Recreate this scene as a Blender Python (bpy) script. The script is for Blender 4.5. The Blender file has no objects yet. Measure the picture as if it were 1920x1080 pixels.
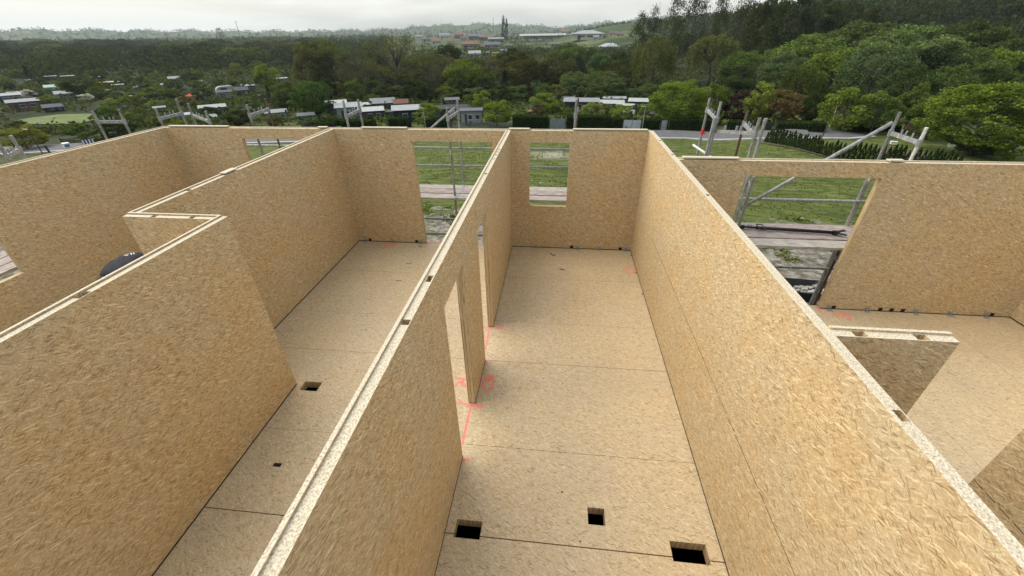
import bpy, math, random
import numpy as np
R = math.radians
PI = math.pi
rnd = random.Random(7)
scene = bpy.context.scene
COL = scene.collection

# ------------------------------------------------------------------ camera
F_PX, YAW, PITCH, ROLL, HC = 762.3, .1145, -.5645, -.0151, 4.2777
def cam_axes():
    f = np.array([-math.sin(YAW)*math.cos(PITCH), math.cos(YAW)*math.cos(PITCH), math.sin(PITCH)])
    rt = np.array([math.cos(YAW), math.sin(YAW), 0.]); up = np.cross(rt, f)
    c, s = math.cos(ROLL), math.sin(ROLL)
    return np.array([c*rt+s*up, -s*rt+c*up, f])
AX = cam_axes()
CAMP = np.array([0., 0., HC])
cd = bpy.data.cameras.new('camera'); cam = bpy.data.objects.new('camera', cd); COL.objects.link(cam)
cd.sensor_width = 36; cd.lens = F_PX*36/1920; cd.clip_start = .05; cd.clip_end = 20000
import mathutils
m3 = mathutils.Matrix([AX[0], AX[1], -AX[2]]).transposed()
cam.matrix_world = mathutils.Matrix.Translation(CAMP) @ m3.to_4x4()
scene.camera = cam

# ------------------------------------------------------------------ world, sun, exposure
SUN_AZ, SUN_EL = R(-70), R(47)          # azimuth from +Y towards +X
sun_dir = mathutils.Vector((math.sin(SUN_AZ)*math.cos(SUN_EL), math.cos(SUN_AZ)*math.cos(SUN_EL), math.sin(SUN_EL)))
world = bpy.data.worlds.new('World'); scene.world = world; world.use_nodes = True
wt = world.node_tree; wn = wt.nodes; wn.clear()
def N(t, typ, **kw):
    n = t.nodes.new(typ)
    for k, v in kw.items():
        if k.startswith('i_'): n.inputs[k[2:].replace('_', ' ')].default_value = v
        else: setattr(n, k, v)
    return n
def L(t, a, b): t.links.new(a, b)
def MATH(t, op, a, b=None, c=None, clamp=False):
    n = t.nodes.new('ShaderNodeMath'); n.operation = op; n.use_clamp = clamp
    for i, v in enumerate((a, b, c)):
        if v is None: continue
        if isinstance(v, (int, float)): n.inputs[i].default_value = v
        else: t.links.new(v, n.inputs[i])
    return n.outputs[0]
def MIX(t, fac, a, b, blend='MIX'):
    n = t.nodes.new('ShaderNodeMix'); n.data_type = 'RGBA'; n.blend_type = blend
    for s, v in ((n.inputs[0], fac), (n.inputs[6], a), (n.inputs[7], b)):
        if isinstance(v, (int, float)): s.default_value = v
        elif isinstance(v, tuple): s.default_value = (*v[:3], 1)
        else: t.links.new(v, s)
    return n.outputs[2]
def RAMP(t, fac, stops):
    n = t.nodes.new('ShaderNodeValToRGB'); e = n.color_ramp.elements
    while len(e) < len(stops): e.new(.5)
    for el, (p, c) in zip(e, stops):
        el.position = p; el.color = (*c, 1) if len(c) == 3 else c
    t.links.new(fac, n.inputs[0]); return n.outputs[0]
sky = N(wt, 'ShaderNodeTexSky'); sky.sky_type = 'NISHITA'; sky.sun_disc = False
sky.sun_elevation = SUN_EL; sky.sun_rotation = SUN_AZ; sky.dust_density = 3.0; sky.air_density = 1.2
tc = N(wt, 'ShaderNodeTexCoord')
mp = N(wt, 'ShaderNodeMapping'); mp.inputs['Scale'].default_value = (1.4, 1.4, 9.0); mp.inputs['Rotation'].default_value = (0, R(4), R(20))
L(wt, tc.outputs['Generated'], mp.inputs[0])
nz = N(wt, 'ShaderNodeTexNoise', i_Scale=1.3, i_Detail=3.0, i_Roughness=.5, i_Distortion=.4); L(wt, mp.outputs[0], nz.inputs['Vector'])
sep = N(wt, 'ShaderNodeSeparateXYZ'); L(wt, tc.outputs['Generated'], sep.inputs[0])
dt = N(wt, 'ShaderNodeVectorMath', operation='DOT_PRODUCT'); L(wt, tc.outputs['Generated'], dt.inputs[0]); dt.inputs[1].default_value = sun_dir
glow = MATH(wt, 'POWER', MATH(wt, 'MAXIMUM', dt.outputs['Value'], 0.), 3.0)
cover = RAMP(wt, nz.outputs['Fac'], [(.36, (.42,)*3), (.60, (1, 1, 1))])
cover = MATH(wt, 'MAXIMUM', cover, MATH(wt, 'MULTIPLY', glow, .9), clamp=True)
cloud = MIX(wt, glow, (6.6, 7.5, 8.3), (10.6, 10.1, 8.7))
cloud = MIX(wt, RAMP(wt, sep.outputs['Z'], [(0.0, (1, 1, 1)), (.2, (0, 0, 0))]), cloud, (9.9, 9.6, 8.3))
colr = MIX(wt, cover, sky.outputs[0], cloud)
bg = N(wt, 'ShaderNodeBackground'); bg.inputs['Strength'].default_value = .1; L(wt, colr, bg.inputs[0])
wo = N(wt, 'ShaderNodeOutputWorld'); L(wt, bg.outputs[0], wo.inputs[0])
sl = bpy.data.lights.new('sun', 'SUN'); sl.energy = 3.3; sl.angle = R(72); sl.color = (1, .95, .86)
so = bpy.data.objects.new('sun', sl); COL.objects.link(so); so.rotation_euler = sun_dir.to_track_quat('Z', 'Y').to_euler()
scene.view_settings.view_transform = 'Standard'; scene.view_settings.look = 'None'
scene.view_settings.exposure = 0.24; scene.view_settings.gamma = 1
scene.cycles.max_bounces = 8; scene.cycles.volume_bounces = 0

# ------------------------------------------------------------------ geometry of the view (a pixel of the 1920 px photograph -> a point)
def ray(px, py): return np.array([(px-960)/F_PX, -(py-540)/F_PX, 1.]) @ AX
def on_z(px, py, z): d = ray(px, py); return CAMP+d*(z-HC)/d[2]
def on_y(px, py, y): d = ray(px, py); return CAMP+d*y/d[1]
def on_x(px, py, x): d = ray(px, py); return CAMP+d*x/d[0]
def proj(x, y, z):
    q = AX @ (np.array([x, y, z])-CAMP); return 960+F_PX*q[0]/q[2], 540-F_PX*q[1]/q[2], q[2]
def sm(a, b, t): t = min(1, max(0, (t-a)/(b-a))); return t*t*(3-2*t)
FAR = [(-70, .004), (-52, .010), (-40, .006), (-33, .004), (-24, .004), (-19, .006), (-16, .010), (-9, .012), (-4, .008), (0, .004), (6, .012), (14, .02), (90, .02)]
def ground(x, y):
    r = math.hypot(x, y); az = math.degrees(math.atan2(x, y))
    if y < 0: az = 60 if x > 0 else -60
    if r < 13: z = -2.85
    elif r < 62: z = -2.85-.107*(r-13)
    elif r < 160: z = -8.1-4.4*sm(62, 160, r)
    else: z = -12.5-1.5*sm(160, 350, r)
    if r < 25: z = -2.85+(z+2.85)*sm(10, 25, r)
    z += sm(10, 38, az)*40*sm(150, 560, r)
    z += 26*sm(500, 1000, r)*sm(-2, 7, az)
    z += sm(17, 30, az)*1.2*sm(30, 60, r)
    for i in range(len(FAR)-1):
        if FAR[i][0] <= az <= FAR[i+1][0]:
            k = (az-FAR[i][0])/(FAR[i+1][0]-FAR[i][0]); e = FAR[i][1]*(1-k)+FAR[i+1][1]*k; break
    else: e = .005
    e += .0015*math.sin(az*1.7)+.0008*math.sin(az*4.1)
    if r > 2300: zz = HC+4000*e; z = z+(max(zz, z)-z)*sm(2300, 4000, r)
    z += .12*math.sin(x*.21+1)*math.sin(y*.17)*sm(14, 40, r)
    return z
def at(px, py, r0=9., r1=6000.):
    d = ray(px, py); h = math.hypot(d[0], d[1]); r = r0
    while r < r1:
        p = CAMP+d*(r/h)
        if p[2] <= ground(p[0], p[1]): return np.array([p[0], p[1], ground(p[0], p[1])])
        r *= 1.006
    p = CAMP+d*(2000/h); return np.array([p[0], p[1], ground(p[0], p[1])])
def spot(px, ytop, ybase, wpx, minr=9.):
    """where a thing whose foot shows at ybase and top at ytop stands: foot point, height, width"""
    d = ray(px, (ytop+ybase)/2); h = math.hypot(d[0], d[1]); ux, uy = d[0]/h, d[1]/h
    r = minr
    while r < 5000:
        x, y = ux*r, uy*r; z = ground(x, y)
        if proj(x, y, z)[1] <= ybase: break
        r *= 1.006
    lo, hi = .1, 200.
    for _ in range(40):
        m = (lo+hi)/2
        pj = proj(x, y, z+m)
        if pj[2] > 2 and pj[1] > ytop: lo = m
        else: hi = m
    return (x, y, z), lo, wpx*proj(x, y, z+lo/2)[2]/F_PX

# ------------------------------------------------------------------ object helpers
def empty(name, loc=(0, 0, 0), rz=0, label=None, cat=None, group=None, kind=None):
    o = bpy.data.objects.new(name, None); COL.objects.link(o); o.location = loc; o.rotation_euler = (0, 0, rz)
    return tag(o, label, cat, group, kind)
def tag(o, label=None, cat=None, group=None, kind=None):
    for k, v in (('label', label), ('category', cat), ('group', group), ('kind', kind)):
        if v: o[k] = v
    return o
class MB:
    def __init__(s): s.v = []; s.f = []; s.m = []
    def quad(s, a, b, c, d, m=0):
        i = len(s.v); s.v += [tuple(a), tuple(b), tuple(c), tuple(d)]; s.f.append((i, i+1, i+2, i+3)); s.m.append(m); return s
    def poly(s, pts, m=0):
        i = len(s.v); s.v += [tuple(p) for p in pts]; s.f.append(tuple(range(i, i+len(pts)))); s.m.append(m); return s
    def box(s, x0, x1, y0, y1, z0, z1, m=0, mt=None):
        i = len(s.v)
        s.v += [(x0,y0,z0),(x1,y0,z0),(x1,y1,z0),(x0,y1,z0),(x0,y0,z1),(x1,y0,z1),(x1,y1,z1),(x0,y1,z1)]
        s.f += [(i,i+3,i+2,i+1),(i+4,i+5,i+6,i+7),(i,i+1,i+5,i+4),(i+1,i+2,i+6,i+5),(i+2,i+3,i+7,i+6),(i+3,i,i+4,i+7)]
        s.m += [m, m if mt is None else mt, m, m, m, m]; return s
    def tube(s, p, q, r, n=8, r2=None, m=0, caps=True):
        p = np.array(p, float); q = np.array(q, float); d = q-p; l = np.linalg.norm(d)
        if l < 1e-9: return s
        d /= l; a = np.array([0, 0, 1.]) if abs(d[2]) < .9 else np.array([1., 0, 0]); u = np.cross(d, a); u /= np.linalg.norm(u); w = np.cross(d, u)
        r2 = r if r2 is None else r2; i = len(s.v)
        for c, rr in ((p, r), (q, r2)):
            for k in range(n):
                t = 2*PI*k/n; s.v.append(tuple(c+rr*(math.cos(t)*u+math.sin(t)*w)))
        for k in range(n):
            j = (k+1) % n; s.f.append((i+k, i+j, i+n+j, i+n+k)); s.m.append(m)
        if caps:
            s.f.append(tuple(range(i+n-1, i-1, -1))); s.m.append(m); s.f.append(tuple(range(i+n, i+2*n))); s.m.append(m)
        return s
    def bar(s, p, q, w, t, up=(0, 0, 1), m=0):
        """a flat board from p to q: w wide across, t thick along up"""
        p = np.array(p, float); q = np.array(q, float); d = q-p; d /= np.linalg.norm(d)
        up = np.array(up, float); u = np.cross(d, up); u /= np.linalg.norm(u); v = np.cross(u, d); i = len(s.v)
        for c in (p, q):
            for a, b in ((-1, -1), (1, -1), (1, 1), (-1, 1)): s.v.append(tuple(c+u*a*w/2+v*b*t/2))
        s.f += [(i,i+3,i+2,i+1),(i+4,i+5,i+6,i+7),(i,i+1,i+5,i+4),(i+1,i+2,i+6,i+5),(i+2,i+3,i+7,i+6),(i+3,i,i+4,i+7)]; s.m += [m]*6
        return s
    def slab(s, axis, a0, a1, u0, u1, v0, v1, holes=(), mf=0, me=1, mtop=None, skip=()):
        """a plate with rectangular holes; axis is its thickness; u, v are the other two axes in order"""
        cu = sorted({u0, u1, *[min(max(h[0], u0), u1) for h in holes], *[min(max(h[1], u0), u1) for h in holes]})
        cv = sorted({v0, v1, *[min(max(h[2], v0), v1) for h in holes], *[min(max(h[3], v0), v1) for h in holes]})
        def P(a, u, v): return {'x': (a, u, v), 'y': (u, a, v), 'z': (u, v, a)}[axis]
        solid = [[not any(h[0]-1e-6 <= (cu[i]+cu[i+1])/2 <= h[1]+1e-6 and h[2]-1e-6 <= (cv[j]+cv[j+1])/2 <= h[3]+1e-6 for h in holes)
                  for j in range(len(cv)-1)] for i in range(len(cu)-1)]
        for i in range(len(cu)-1):
            for j in range(len(cv)-1):
                if not solid[i][j]: continue
                A, B, C, D = cu[i], cu[i+1], cv[j], cv[j+1]
                if 'a1' not in skip: s.quad(P(a1,A,C), P(a1,B,C), P(a1,B,D), P(a1,A,D), mf if axis != 'z' or mtop is None else mtop)
                if 'a0' not in skip: s.quad(P(a0,A,C), P(a0,A,D), P(a0,B,D), P(a0,B,C), mf)
                def em(outer): return mf if (outer and axis == 'z') else me
                if i == 0 or not solid[i-1][j]: s.quad(P(a0,A,C), P(a1,A,C), P(a1,A,D), P(a0,A,D), em(i == 0))
                if i == len(cu)-2 or not solid[i+1][j]: s.quad(P(a0,B,C), P(a0,B,D), P(a1,B,D), P(a1,B,C), em(i == len(cu)-2))
                if j == 0 or not solid[i][j-1]: s.quad(P(a0,A,C), P(a0,B,C), P(a1,B,C), P(a1,A,C), em(j == 0))
                if j == len(cv)-2:
                    if 'v1' not in skip: s.quad(P(a0,A,D), P(a1,A,D), P(a1,B,D), P(a0,B,D), em(True) if mtop is None or axis == 'z' else mtop)
                elif not solid[i][j+1]: s.quad(P(a0,A,D), P(a1,A,D), P(a1,B,D), P(a0,B,D), me)
        return s
    def mesh(s, name, mats, smooth=False):
        me = bpy.data.meshes.new(name); me.from_pydata(s.v, [], s.f)
        for m in (mats if isinstance(mats, (list, tuple)) else [mats]): me.materials.append(m)
        me.polygons.foreach_set('material_index', s.m)
        if smooth: me.polygons.foreach_set('use_smooth', [True]*len(s.f))
        import bmesh
        b = bmesh.new(); b.from_mesh(me); bmesh.ops.remove_doubles(b, verts=b.verts, dist=1e-5); bmesh.ops.recalc_face_normals(b, faces=b.faces); b.to_mesh(me); b.free()
        me.update(); return me
    def build(s, name, mats, parent=None, smooth=False, label=None):
        o = bpy.data.objects.new(name, s.mesh(name, mats, smooth)); COL.objects.link(o)
        if parent is not None: o.parent = parent
        if label: o['label'] = label
        return o
def kids(o): return [c for c in bpy.data.objects if c.parent == o]
def copy_tree(o, parent=None, known=None):
    c = o.copy(); COL.objects.link(c)
    if parent is not None: c.parent = parent
    for ch in (known[o.name] if known is not None and o.name in known else ([] if known is not None else kids(o))): copy_tree(ch, c, known)
    return c

# ------------------------------------------------------------------ materials
MATS = {}
def new_mat(name):
    m = bpy.data.materials.new(name); m.use_nodes = True; t = m.node_tree; t.nodes.clear()
    out = N(t, 'ShaderNodeOutputMaterial'); p = N(t, 'ShaderNodeBsdfPrincipled'); L(t, p.outputs[0], out.inputs[0]); MATS[name] = m
    return m, t, p
def planar(t):
    """metres in the plane of the face: (y,z) on faces across x, (x,z) on faces across y, (x,y) on floors; each wall plane gets its own offset"""
    g = N(t, 'ShaderNodeNewGeometry'); sp = N(t, 'ShaderNodeSeparateXYZ'); L(t, g.outputs['Position'], sp.inputs[0])
    sn = N(t, 'ShaderNodeSeparateXYZ'); L(t, g.outputs['True Normal'], sn.inputs[0])
    fx = MATH(t, 'GREATER_THAN', MATH(t, 'ABSOLUTE', sn.outputs[0]), .5); fz = MATH(t, 'GREATER_THAN', MATH(t, 'ABSOLUTE', sn.outputs[2]), .5)
    ox = MATH(t, 'MULTIPLY', MATH(t, 'ROUND', MATH(t, 'MULTIPLY', sp.outputs[0], 2)), 13.7); oy = MATH(t, 'MULTIPLY', MATH(t, 'ROUND', MATH(t, 'MULTIPLY', sp.outputs[1], 2)), 15.3)
    a = N(t, 'ShaderNodeCombineXYZ'); L(t, sp.outputs[1], a.inputs[0]); L(t, MATH(t, 'ADD', sp.outputs[2], ox), a.inputs[1])
    b = N(t, 'ShaderNodeCombineXYZ'); L(t, sp.outputs[0], b.inputs[0]); L(t, MATH(t, 'ADD', sp.outputs[2], oy), b.inputs[1])
    c = N(t, 'ShaderNodeCombineXYZ'); L(t, sp.outputs[0], c.inputs[0]); L(t, sp.outputs[1], c.inputs[1])
    def mv(f, x, y):
        n = N(t, 'ShaderNodeMix'); n.data_type = 'VECTOR'; L(t, f, n.inputs[0]); L(t, x, n.inputs[4]); L(t, y, n.inputs[5]); return n.outputs[1]
    return mv(fz, mv(fx, b.outputs[0], a.outputs[0]), c.outputs[0]), sp, g
def flakes(t, vec, ang, sx, sy):
    sc = N(t, 'ShaderNodeMapping'); sc.vector_type = 'TEXTURE'; sc.inputs['Scale'].default_value = (1/sx, 1/sy, 1); sc.inputs['Rotation'].default_value = (0, 0, ang); sc.inputs['Location'].default_value = (sx*.13, sy*.031, 0)
    L(t, vec, sc.inputs[0])
    v = N(t, 'ShaderNodeTexVoronoi', i_Scale=1.0); v.voronoi_dimensions = '2D'; v.feature = 'F1'; L(t, sc.outputs[0], v.inputs['Vector'])
    s = N(t, 'ShaderNodeSeparateColor'); L(t, v.outputs['Color'], s.inputs[0])
    return s
def osb(name, dark, mid, light, rough=.55, contrast=1., along=0., fleck=1., warm=(.62, .36, .13), warmth=.35, size=1., spread=.045, scuff=False):
    m, t, p = new_mat(name); vec, sp, g = planar(t)
    wz = N(t, 'ShaderNodeTexNoise', i_Scale=4.5, i_Detail=1.0); wz.noise_dimensions = '2D'; L(t, vec, wz.inputs['Vector'])
    ws = N(t, 'ShaderNodeVectorMath', operation='MULTIPLY_ADD'); L(t, wz.outputs['Color'], ws.inputs[0]); ws.inputs[1].default_value = (spread,)*3; L(t, vec, ws.inputs[2]); wv = ws.outputs[0]
    cur = None; ss = []
    for ang, sx, sy in ((along+.1, 13/size, 95/size), (along+.62, 17/size, 150/size), (along-.48, 15/size, 120/size), (along+1.15, 24/size, 170/size), (along-.12, 11/size, 190/size), (along-1.0, 22/size, 140/size)):
        s = flakes(t, wv, ang, sx, sy); ss.append(s)
        if cur is None: cur = s.outputs[0]
        else:
            k = MATH(t, 'GREATER_THAN', s.outputs[1], .55)
            n = N(t, 'ShaderNodeMix'); L(t, k, n.inputs[0]); L(t, cur, n.inputs[2]); L(t, s.outputs[0], n.inputs[3]); cur = n.outputs[0]
    ns = []
    for ang, sx, sy in ((along+.25, 9/size, 62/size), (along-.55, 11/size, 70/size), (along+1.05, 14/size, 80/size)):
        fs = N(t, 'ShaderNodeMapping'); fs.vector_type = 'TEXTURE'; fs.inputs['Scale'].default_value = (1/sx, 1/sy, 1); fs.inputs['Rotation'].default_value = (0, 0, ang); L(t, wv, fs.inputs[0])
        fine = N(t, 'ShaderNodeTexNoise', i_Scale=1.0, i_Detail=2.5, i_Roughness=.62); fine.noise_dimensions = '2D'; L(t, fs.outputs[0], fine.inputs['Vector']); ns.append(fine.outputs['Fac'])
    streak = MATH(t, 'ADD', MATH(t, 'MAXIMUM', ns[0], ns[1]), MATH(t, 'MINIMUM', ns[1], ns[2]))
    val = MATH(t, 'ADD', MATH(t, 'MULTIPLY', MATH(t, 'SUBTRACT', cur, .5), .46*contrast), MATH(t, 'MULTIPLY', MATH(t, 'SUBTRACT', streak, 1.03), .60*contrast))
    val = MATH(t, 'ADD', val, .5, clamp=True)
    col = RAMP(t, val, [(.0, dark), (.25, tuple(d*.3+k*.7 for d, k in zip(dark, mid))), (.5, mid), (.82, light), (1., tuple(min(1, c*1.12) for c in light))])
    sa = flakes(t, wv, along+.35, 26, 190); sb = flakes(t, wv, along-.5, 22, 150)
    ch = MATH(t, 'MAXIMUM', MATH(t, 'GREATER_THAN', sa.outputs[2], 1-.036*fleck), MATH(t, 'GREATER_THAN', sb.outputs[2], 1-.028*fleck))
    col = MIX(t, MATH(t, 'MULTIPLY', ch, .62), col, tuple(c*.72 for c in dark[:3]))
    col = MIX(t, MATH(t, 'MULTIPLY', MATH(t, 'GREATER_THAN', ss[2].outputs[2], .965), .6), col, tuple(min(1, c*1.2) for c in light))
    big = N(t, 'ShaderNodeTexNoise', i_Scale=1.1, i_Detail=4.0, i_Roughness=.65); big.noise_dimensions = '2D'; L(t, vec, big.inputs['Vector'])
    col = MIX(t, MATH(t, 'MULTIPLY', RAMP(t, big.outputs['Fac'], [(.40, (0,)*3), (.66, (1,)*3)]), warmth), col, warm, 'SOFT_LIGHT')
    if scuff:
        n1 = N(t, 'ShaderNodeTexNoise', i_Scale=.55, i_Detail=2.0); n1.noise_dimensions = '2D'; L(t, vec, n1.inputs['Vector']); n2 = N(t, 'ShaderNodeTexNoise', i_Scale=9.0, i_Detail=6.0, i_Roughness=.75, i_Distortion=1.2); n2.noise_dimensions = '2D'; L(t, vec, n2.inputs['Vector'])
        sc_ = MATH(t, 'MULTIPLY', RAMP(t, n1.outputs['Fac'], [(.5, (0,)*3), (.62, (1,)*3)]), RAMP(t, n2.outputs['Fac'], [(.50, (0,)*3), (.60, (1,)*3)]))
        col = MIX(t, MATH(t, 'MULTIPLY', sc_, .32), col, (.70, .64, .52))
        col = MIX(t, MATH(t, 'MULTIPLY', RAMP(t, n1.outputs['Color'], [(.36, (1,)*3), (.50, (0,)*3)]), .16), col, (.30, .25, .20))
    L(t, col, p.inputs['Base Color']); p.inputs['Roughness'].default_value = rough
    p.inputs['Specular IOR Level'].default_value = .35
    return m
WALL = osb('osb_wall', (.25, .155, .07), (.54, .415, .245), (.73, .61, .40), contrast=.95, along=.1, rough=.6, size=.95, warmth=.28, fleck=1.5)
FLOOR = osb('osb_floor', (.26, .175, .09), (.535, .42, .265), (.70, .585, .40), contrast=.95, along=.0, rough=.42, warmth=.15, size=.7, scuff=True)
def edge_mat():
    m, t, p = new_mat('osb_cut_edge'); g = N(t, 'ShaderNodeNewGeometry')
    mp = N(t, 'ShaderNodeMapping'); mp.inputs['Scale'].default_value = (110, 90, 200); L(t, g.outputs['Position'], mp.inputs[0])
    n = N(t, 'ShaderNodeTexNoise', i_Scale=1.0, i_Detail=4.0); L(t, mp.outputs[0], n.inputs['Vector'])
    n2 = N(t, 'ShaderNodeTexNoise', i_Scale=2.0, i_Detail=4.0); L(t, g.outputs['Position'], n2.inputs['Vector'])
    c = RAMP(t, n.outputs['Fac'], [(.36, (.36, .27, .16)), (.5, (.58, .50, .36)), (.64, (.70, .63, .48))])
    L(t, MIX(t, MATH(t, 'MULTIPLY', n2.outputs['Fac'], .25), c, (.6, .58, .52)), p.inputs['Base Color']); p.inputs['Roughness'].default_value = .75
    return m
TOP = edge_mat()
def jamb_mat():
    """laminated edge of the door and window cuts: layers stand across the wall's thickness"""
    m, t, p = new_mat('laminated_edge'); g = N(t, 'ShaderNodeNewGeometry')
    mp = N(t, 'ShaderNodeMapping'); mp.inputs['Scale'].default_value = (260, 260, 7); L(t, g.outputs['Position'], mp.inputs[0])
    n = N(t, 'ShaderNodeTexNoise', i_Scale=1.0, i_Detail=3.0); L(t, mp.outputs[0], n.inputs['Vector'])
    mp2 = N(t, 'ShaderNodeMapping'); mp2.inputs['Scale'].default_value = (70, 70, .6); L(t, g.outputs['Position'], mp2.inputs[0])
    n2 = N(t, 'ShaderNodeTexNoise', i_Scale=1.0, i_Detail=1.0); L(t, mp2.outputs[0], n2.inputs['Vector'])
    v = MATH(t, 'ADD', MATH(t, 'MULTIPLY', n.outputs['Fac'], .55), MATH(t, 'MULTIPLY', n2.outputs['Fac'], .45))
    L(t, RAMP(t, v, [(.36, (.22, .14, .06)), (.5, (.5, .36, .19)), (.63, (.66, .52, .32))]), p.inputs['Base Color']); p.inputs['Roughness'].default_value = .7
    return m
JAMB = jamb_mat()
def plain(name, col, rough=.6, metal=0., var=.25, scale=8., col2=None, bump=0., stretch=(1, 1, 1), spec=.4):
    m, t, p = new_mat(name); tcn = N(t, 'ShaderNodeTexCoord')
    mp = N(t, 'ShaderNodeMapping'); mp.inputs['Scale'].default_value = stretch; L(t, tcn.outputs['Object'], mp.inputs[0])
    n = N(t, 'ShaderNodeTexNoise', i_Scale=scale, i_Detail=5.0, i_Roughness=.65); L(t, mp.outputs[0], n.inputs['Vector'])
    c2 = col2 or tuple(c*(1-var) for c in col)
    L(t, RAMP(t, n.outputs['Fac'], [(.38, c2), (.62, tuple(min(1, c*(1+var*.4)) for c in col))]), p.inputs['Base Color'])
    p.inputs['Roughness'].default_value = rough; p.inputs['Metallic'].default_value = metal; p.inputs['Specular IOR Level'].default_value = spec
    if bump: b = N(t, 'ShaderNodeBump', i_Strength=bump, i_Distance=.01); L(t, n.outputs['Fac'], b.inputs['Height']); L(t, b.outputs[0], p.inputs['Normal'])
    return m
BLACK = plain('black_tape', (.012, .012, .013), .5)
GAP = plain('dark_gap', (.02, .013, .008), .9)
def tube_mat(name, col, dark, spots):
    m, t, p = new_mat(name); tcn = N(t, 'ShaderNodeTexCoord'); mp = N(t, 'ShaderNodeMapping'); mp.inputs['Scale'].default_value = (1, 1, .35); g = N(t, 'ShaderNodeNewGeometry'); L(t, g.outputs['Position'], mp.inputs[0])
    n = N(t, 'ShaderNodeTexNoise', i_Scale=18.0, i_Detail=5.0, i_Roughness=.7); L(t, mp.outputs[0], n.inputs['Vector']); n2 = N(t, 'ShaderNodeTexNoise', i_Scale=7.0, i_Detail=4.0, i_Roughness=.6); L(t, mp.outputs[0], n2.inputs['Vector'])
    c = RAMP(t, n.outputs['Fac'], [(.35, dark), (.62, col)]); L(t, MIX(t, RAMP(t, n2.outputs['Fac'], [(spots, (0,)*3), (spots+.03, (1,)*3)]), c, (.66, .66, .63)), p.inputs['Base Color']); p.inputs['Roughness'].default_value = .65; p.inputs['Metallic'].default_value = .1
    return m
STEEL = plain('zinc_steel', (.36, .37, .38), .45, .5, .35, 60)
GALV = tube_mat('galvanised_tube', (.38, .39, .39), (.18, .18, .18), .68)
RUST = tube_mat('rusty_tube', (.16, .10, .07), (.06, .035, .025), .72)
WORN = tube_mat('worn_tube', (.32, .315, .30), (.13, .125, .12), .65)
WHITEP = plain('white_flaked_paint', (.62, .62, .60), .6, 0, .3, 20)
PLANK = plain('weathered_plank', (.40, .34, .32), .85, 0, .4, 5, (.19, .155, .14), .4, (1, 8, 8))
PLANKS = plain('pale_plank', (.46, .42, .38), .85, 0, .4, 5, (.25, .22, .19), .4, (1, 8, 8))
PLANKY = plain('weathered_plank_lengthwise', (.42, .37, .34), .85, 0, .4, 5, (.20, .17, .15), .4, (8, 1, 8))
SPRAY = plain('red_marker_paint', (.90, .12, .12), .7, 0, .2, 60, (.86, .34, .26))
CLOTH = plain('navy_cloth', (.028, .03, .042), .85, 0, .35, 12, bump=.3)
BLACKP = plain('black_plastic', (.018, .018, .02), .45, 0, .3, 9)
SKIN = plain('skin', (.45, .26, .18), .6)
HAIR = plain('dark_hair', (.012, .01, .009), .7)
WHITE = plain('white_paint', (.7, .7, .68), .5, 0, .15, 3)

H = 2.6
# ------------------------------------------------------------------ the unfinished upper storey: floor
floor_holes = [(-.864, -.597, 2.025, 2.205), (.485, .66, 2.286, 2.463), (1.272, 1.615, 2.02, 2.205), (-3.5, -3.24, 3.755, 3.927),
               (-3.16, -3.06, 2.585, 2.635), (-3.165, -3.05, 6.775, 6.80), (-3.182, -3.06, 7.495, 7.52), (-2.61, -2.5, 8.2, 8.225)]
for yj, w in ((7.12, .0045), (5.63, .004), (4.615, .006), (2.058, .011)):
    floor_holes += [(-.957, 1.7503, yj-w/2, yj+w/2), (-4.69, -1.05, yj-w*.45, yj+w*.45)]
def dashes(a, b, y, w, seed):
    q = random.Random(seed); x = a; out = []
    while x < b:
        l = q.uniform(.06, .26); out.append((x, min(b, x+l), y-w/2, y+w/2)); x += l+q.uniform(.012, .05)
    return out
floor_holes += dashes(-.957, 1.75, 3.104, .0055, 3) + dashes(-3.59, -1.05, 3.104, .004, 4)
fl = MB(); fl.slab('z', -.12, 0, -8.66, 1.8453, -1.5, 8.62, floor_holes)
fl.slab('z', -.12, 0, 1.8453, 7.95, -1.5, 6.6, [(4.96-.002, 4.96+.002, -1.5, 6.5), (5.80-.002, 5.80+.002, -1.5, 6.5), (6.62, 6.624, -1.5, 6.5), (4.14, 4.144, -1.5, 6.5), (3.3, 3.303, -1.5, 6.5)])
flo = fl.build('floor', [FLOOR, JAMB]); tag(flo, 'pale strand board floor deck of the open storey', None, None, 'structure'); flo['category'] = 'floor'
# round screw holes and wood chips left on the floor
ch = MB()
for px, py, r in ((1054, 922.5, .011), (1054.5, 718.5, .009), (1054, 641, .008), (1054, 540.5, .008), (686, 619.5, .01), (639.5, 690, .01), (1088, 1015, .009), (1117, 505, .01), (1171, 512, .008)):
    p = on_z(px, py, 0); ch.poly([(p[0]+r*math.cos(2*PI*k/10), p[1]+r*math.sin(2*PI*k/10), .0006) for k in range(10)])
ch.build('screw_hole', GAP, flo)
for h_ in floor_holes[4:8]: ch = MB(); ch.box(h_[0]+.001, h_[1]-.001, h_[2]+.001, h_[3]-.001, -.02, -.006); ch.build('slot_shade_plate', GAP, flo)  # near-black plates added inside the small slots, standing for the shade down them
ch = MB()
for pts in (((1032,475),(1036,478),(1041,479.5)), ((1049,504),(1053,505),(1056,506),(1060,506.5)), ((786,461.5),(788,463),(791,462.4)), ((1182,478.5),(1186,479)), ((1191,511),(1195,511.5)), ((1203,551),(1205,552))):
    for a, b in zip(pts, pts[1:]): ch.bar(on_z(*a, .004), on_z(*b, .004), .016, .008)
ch.build('wood_chip', GAP, flo)
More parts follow.
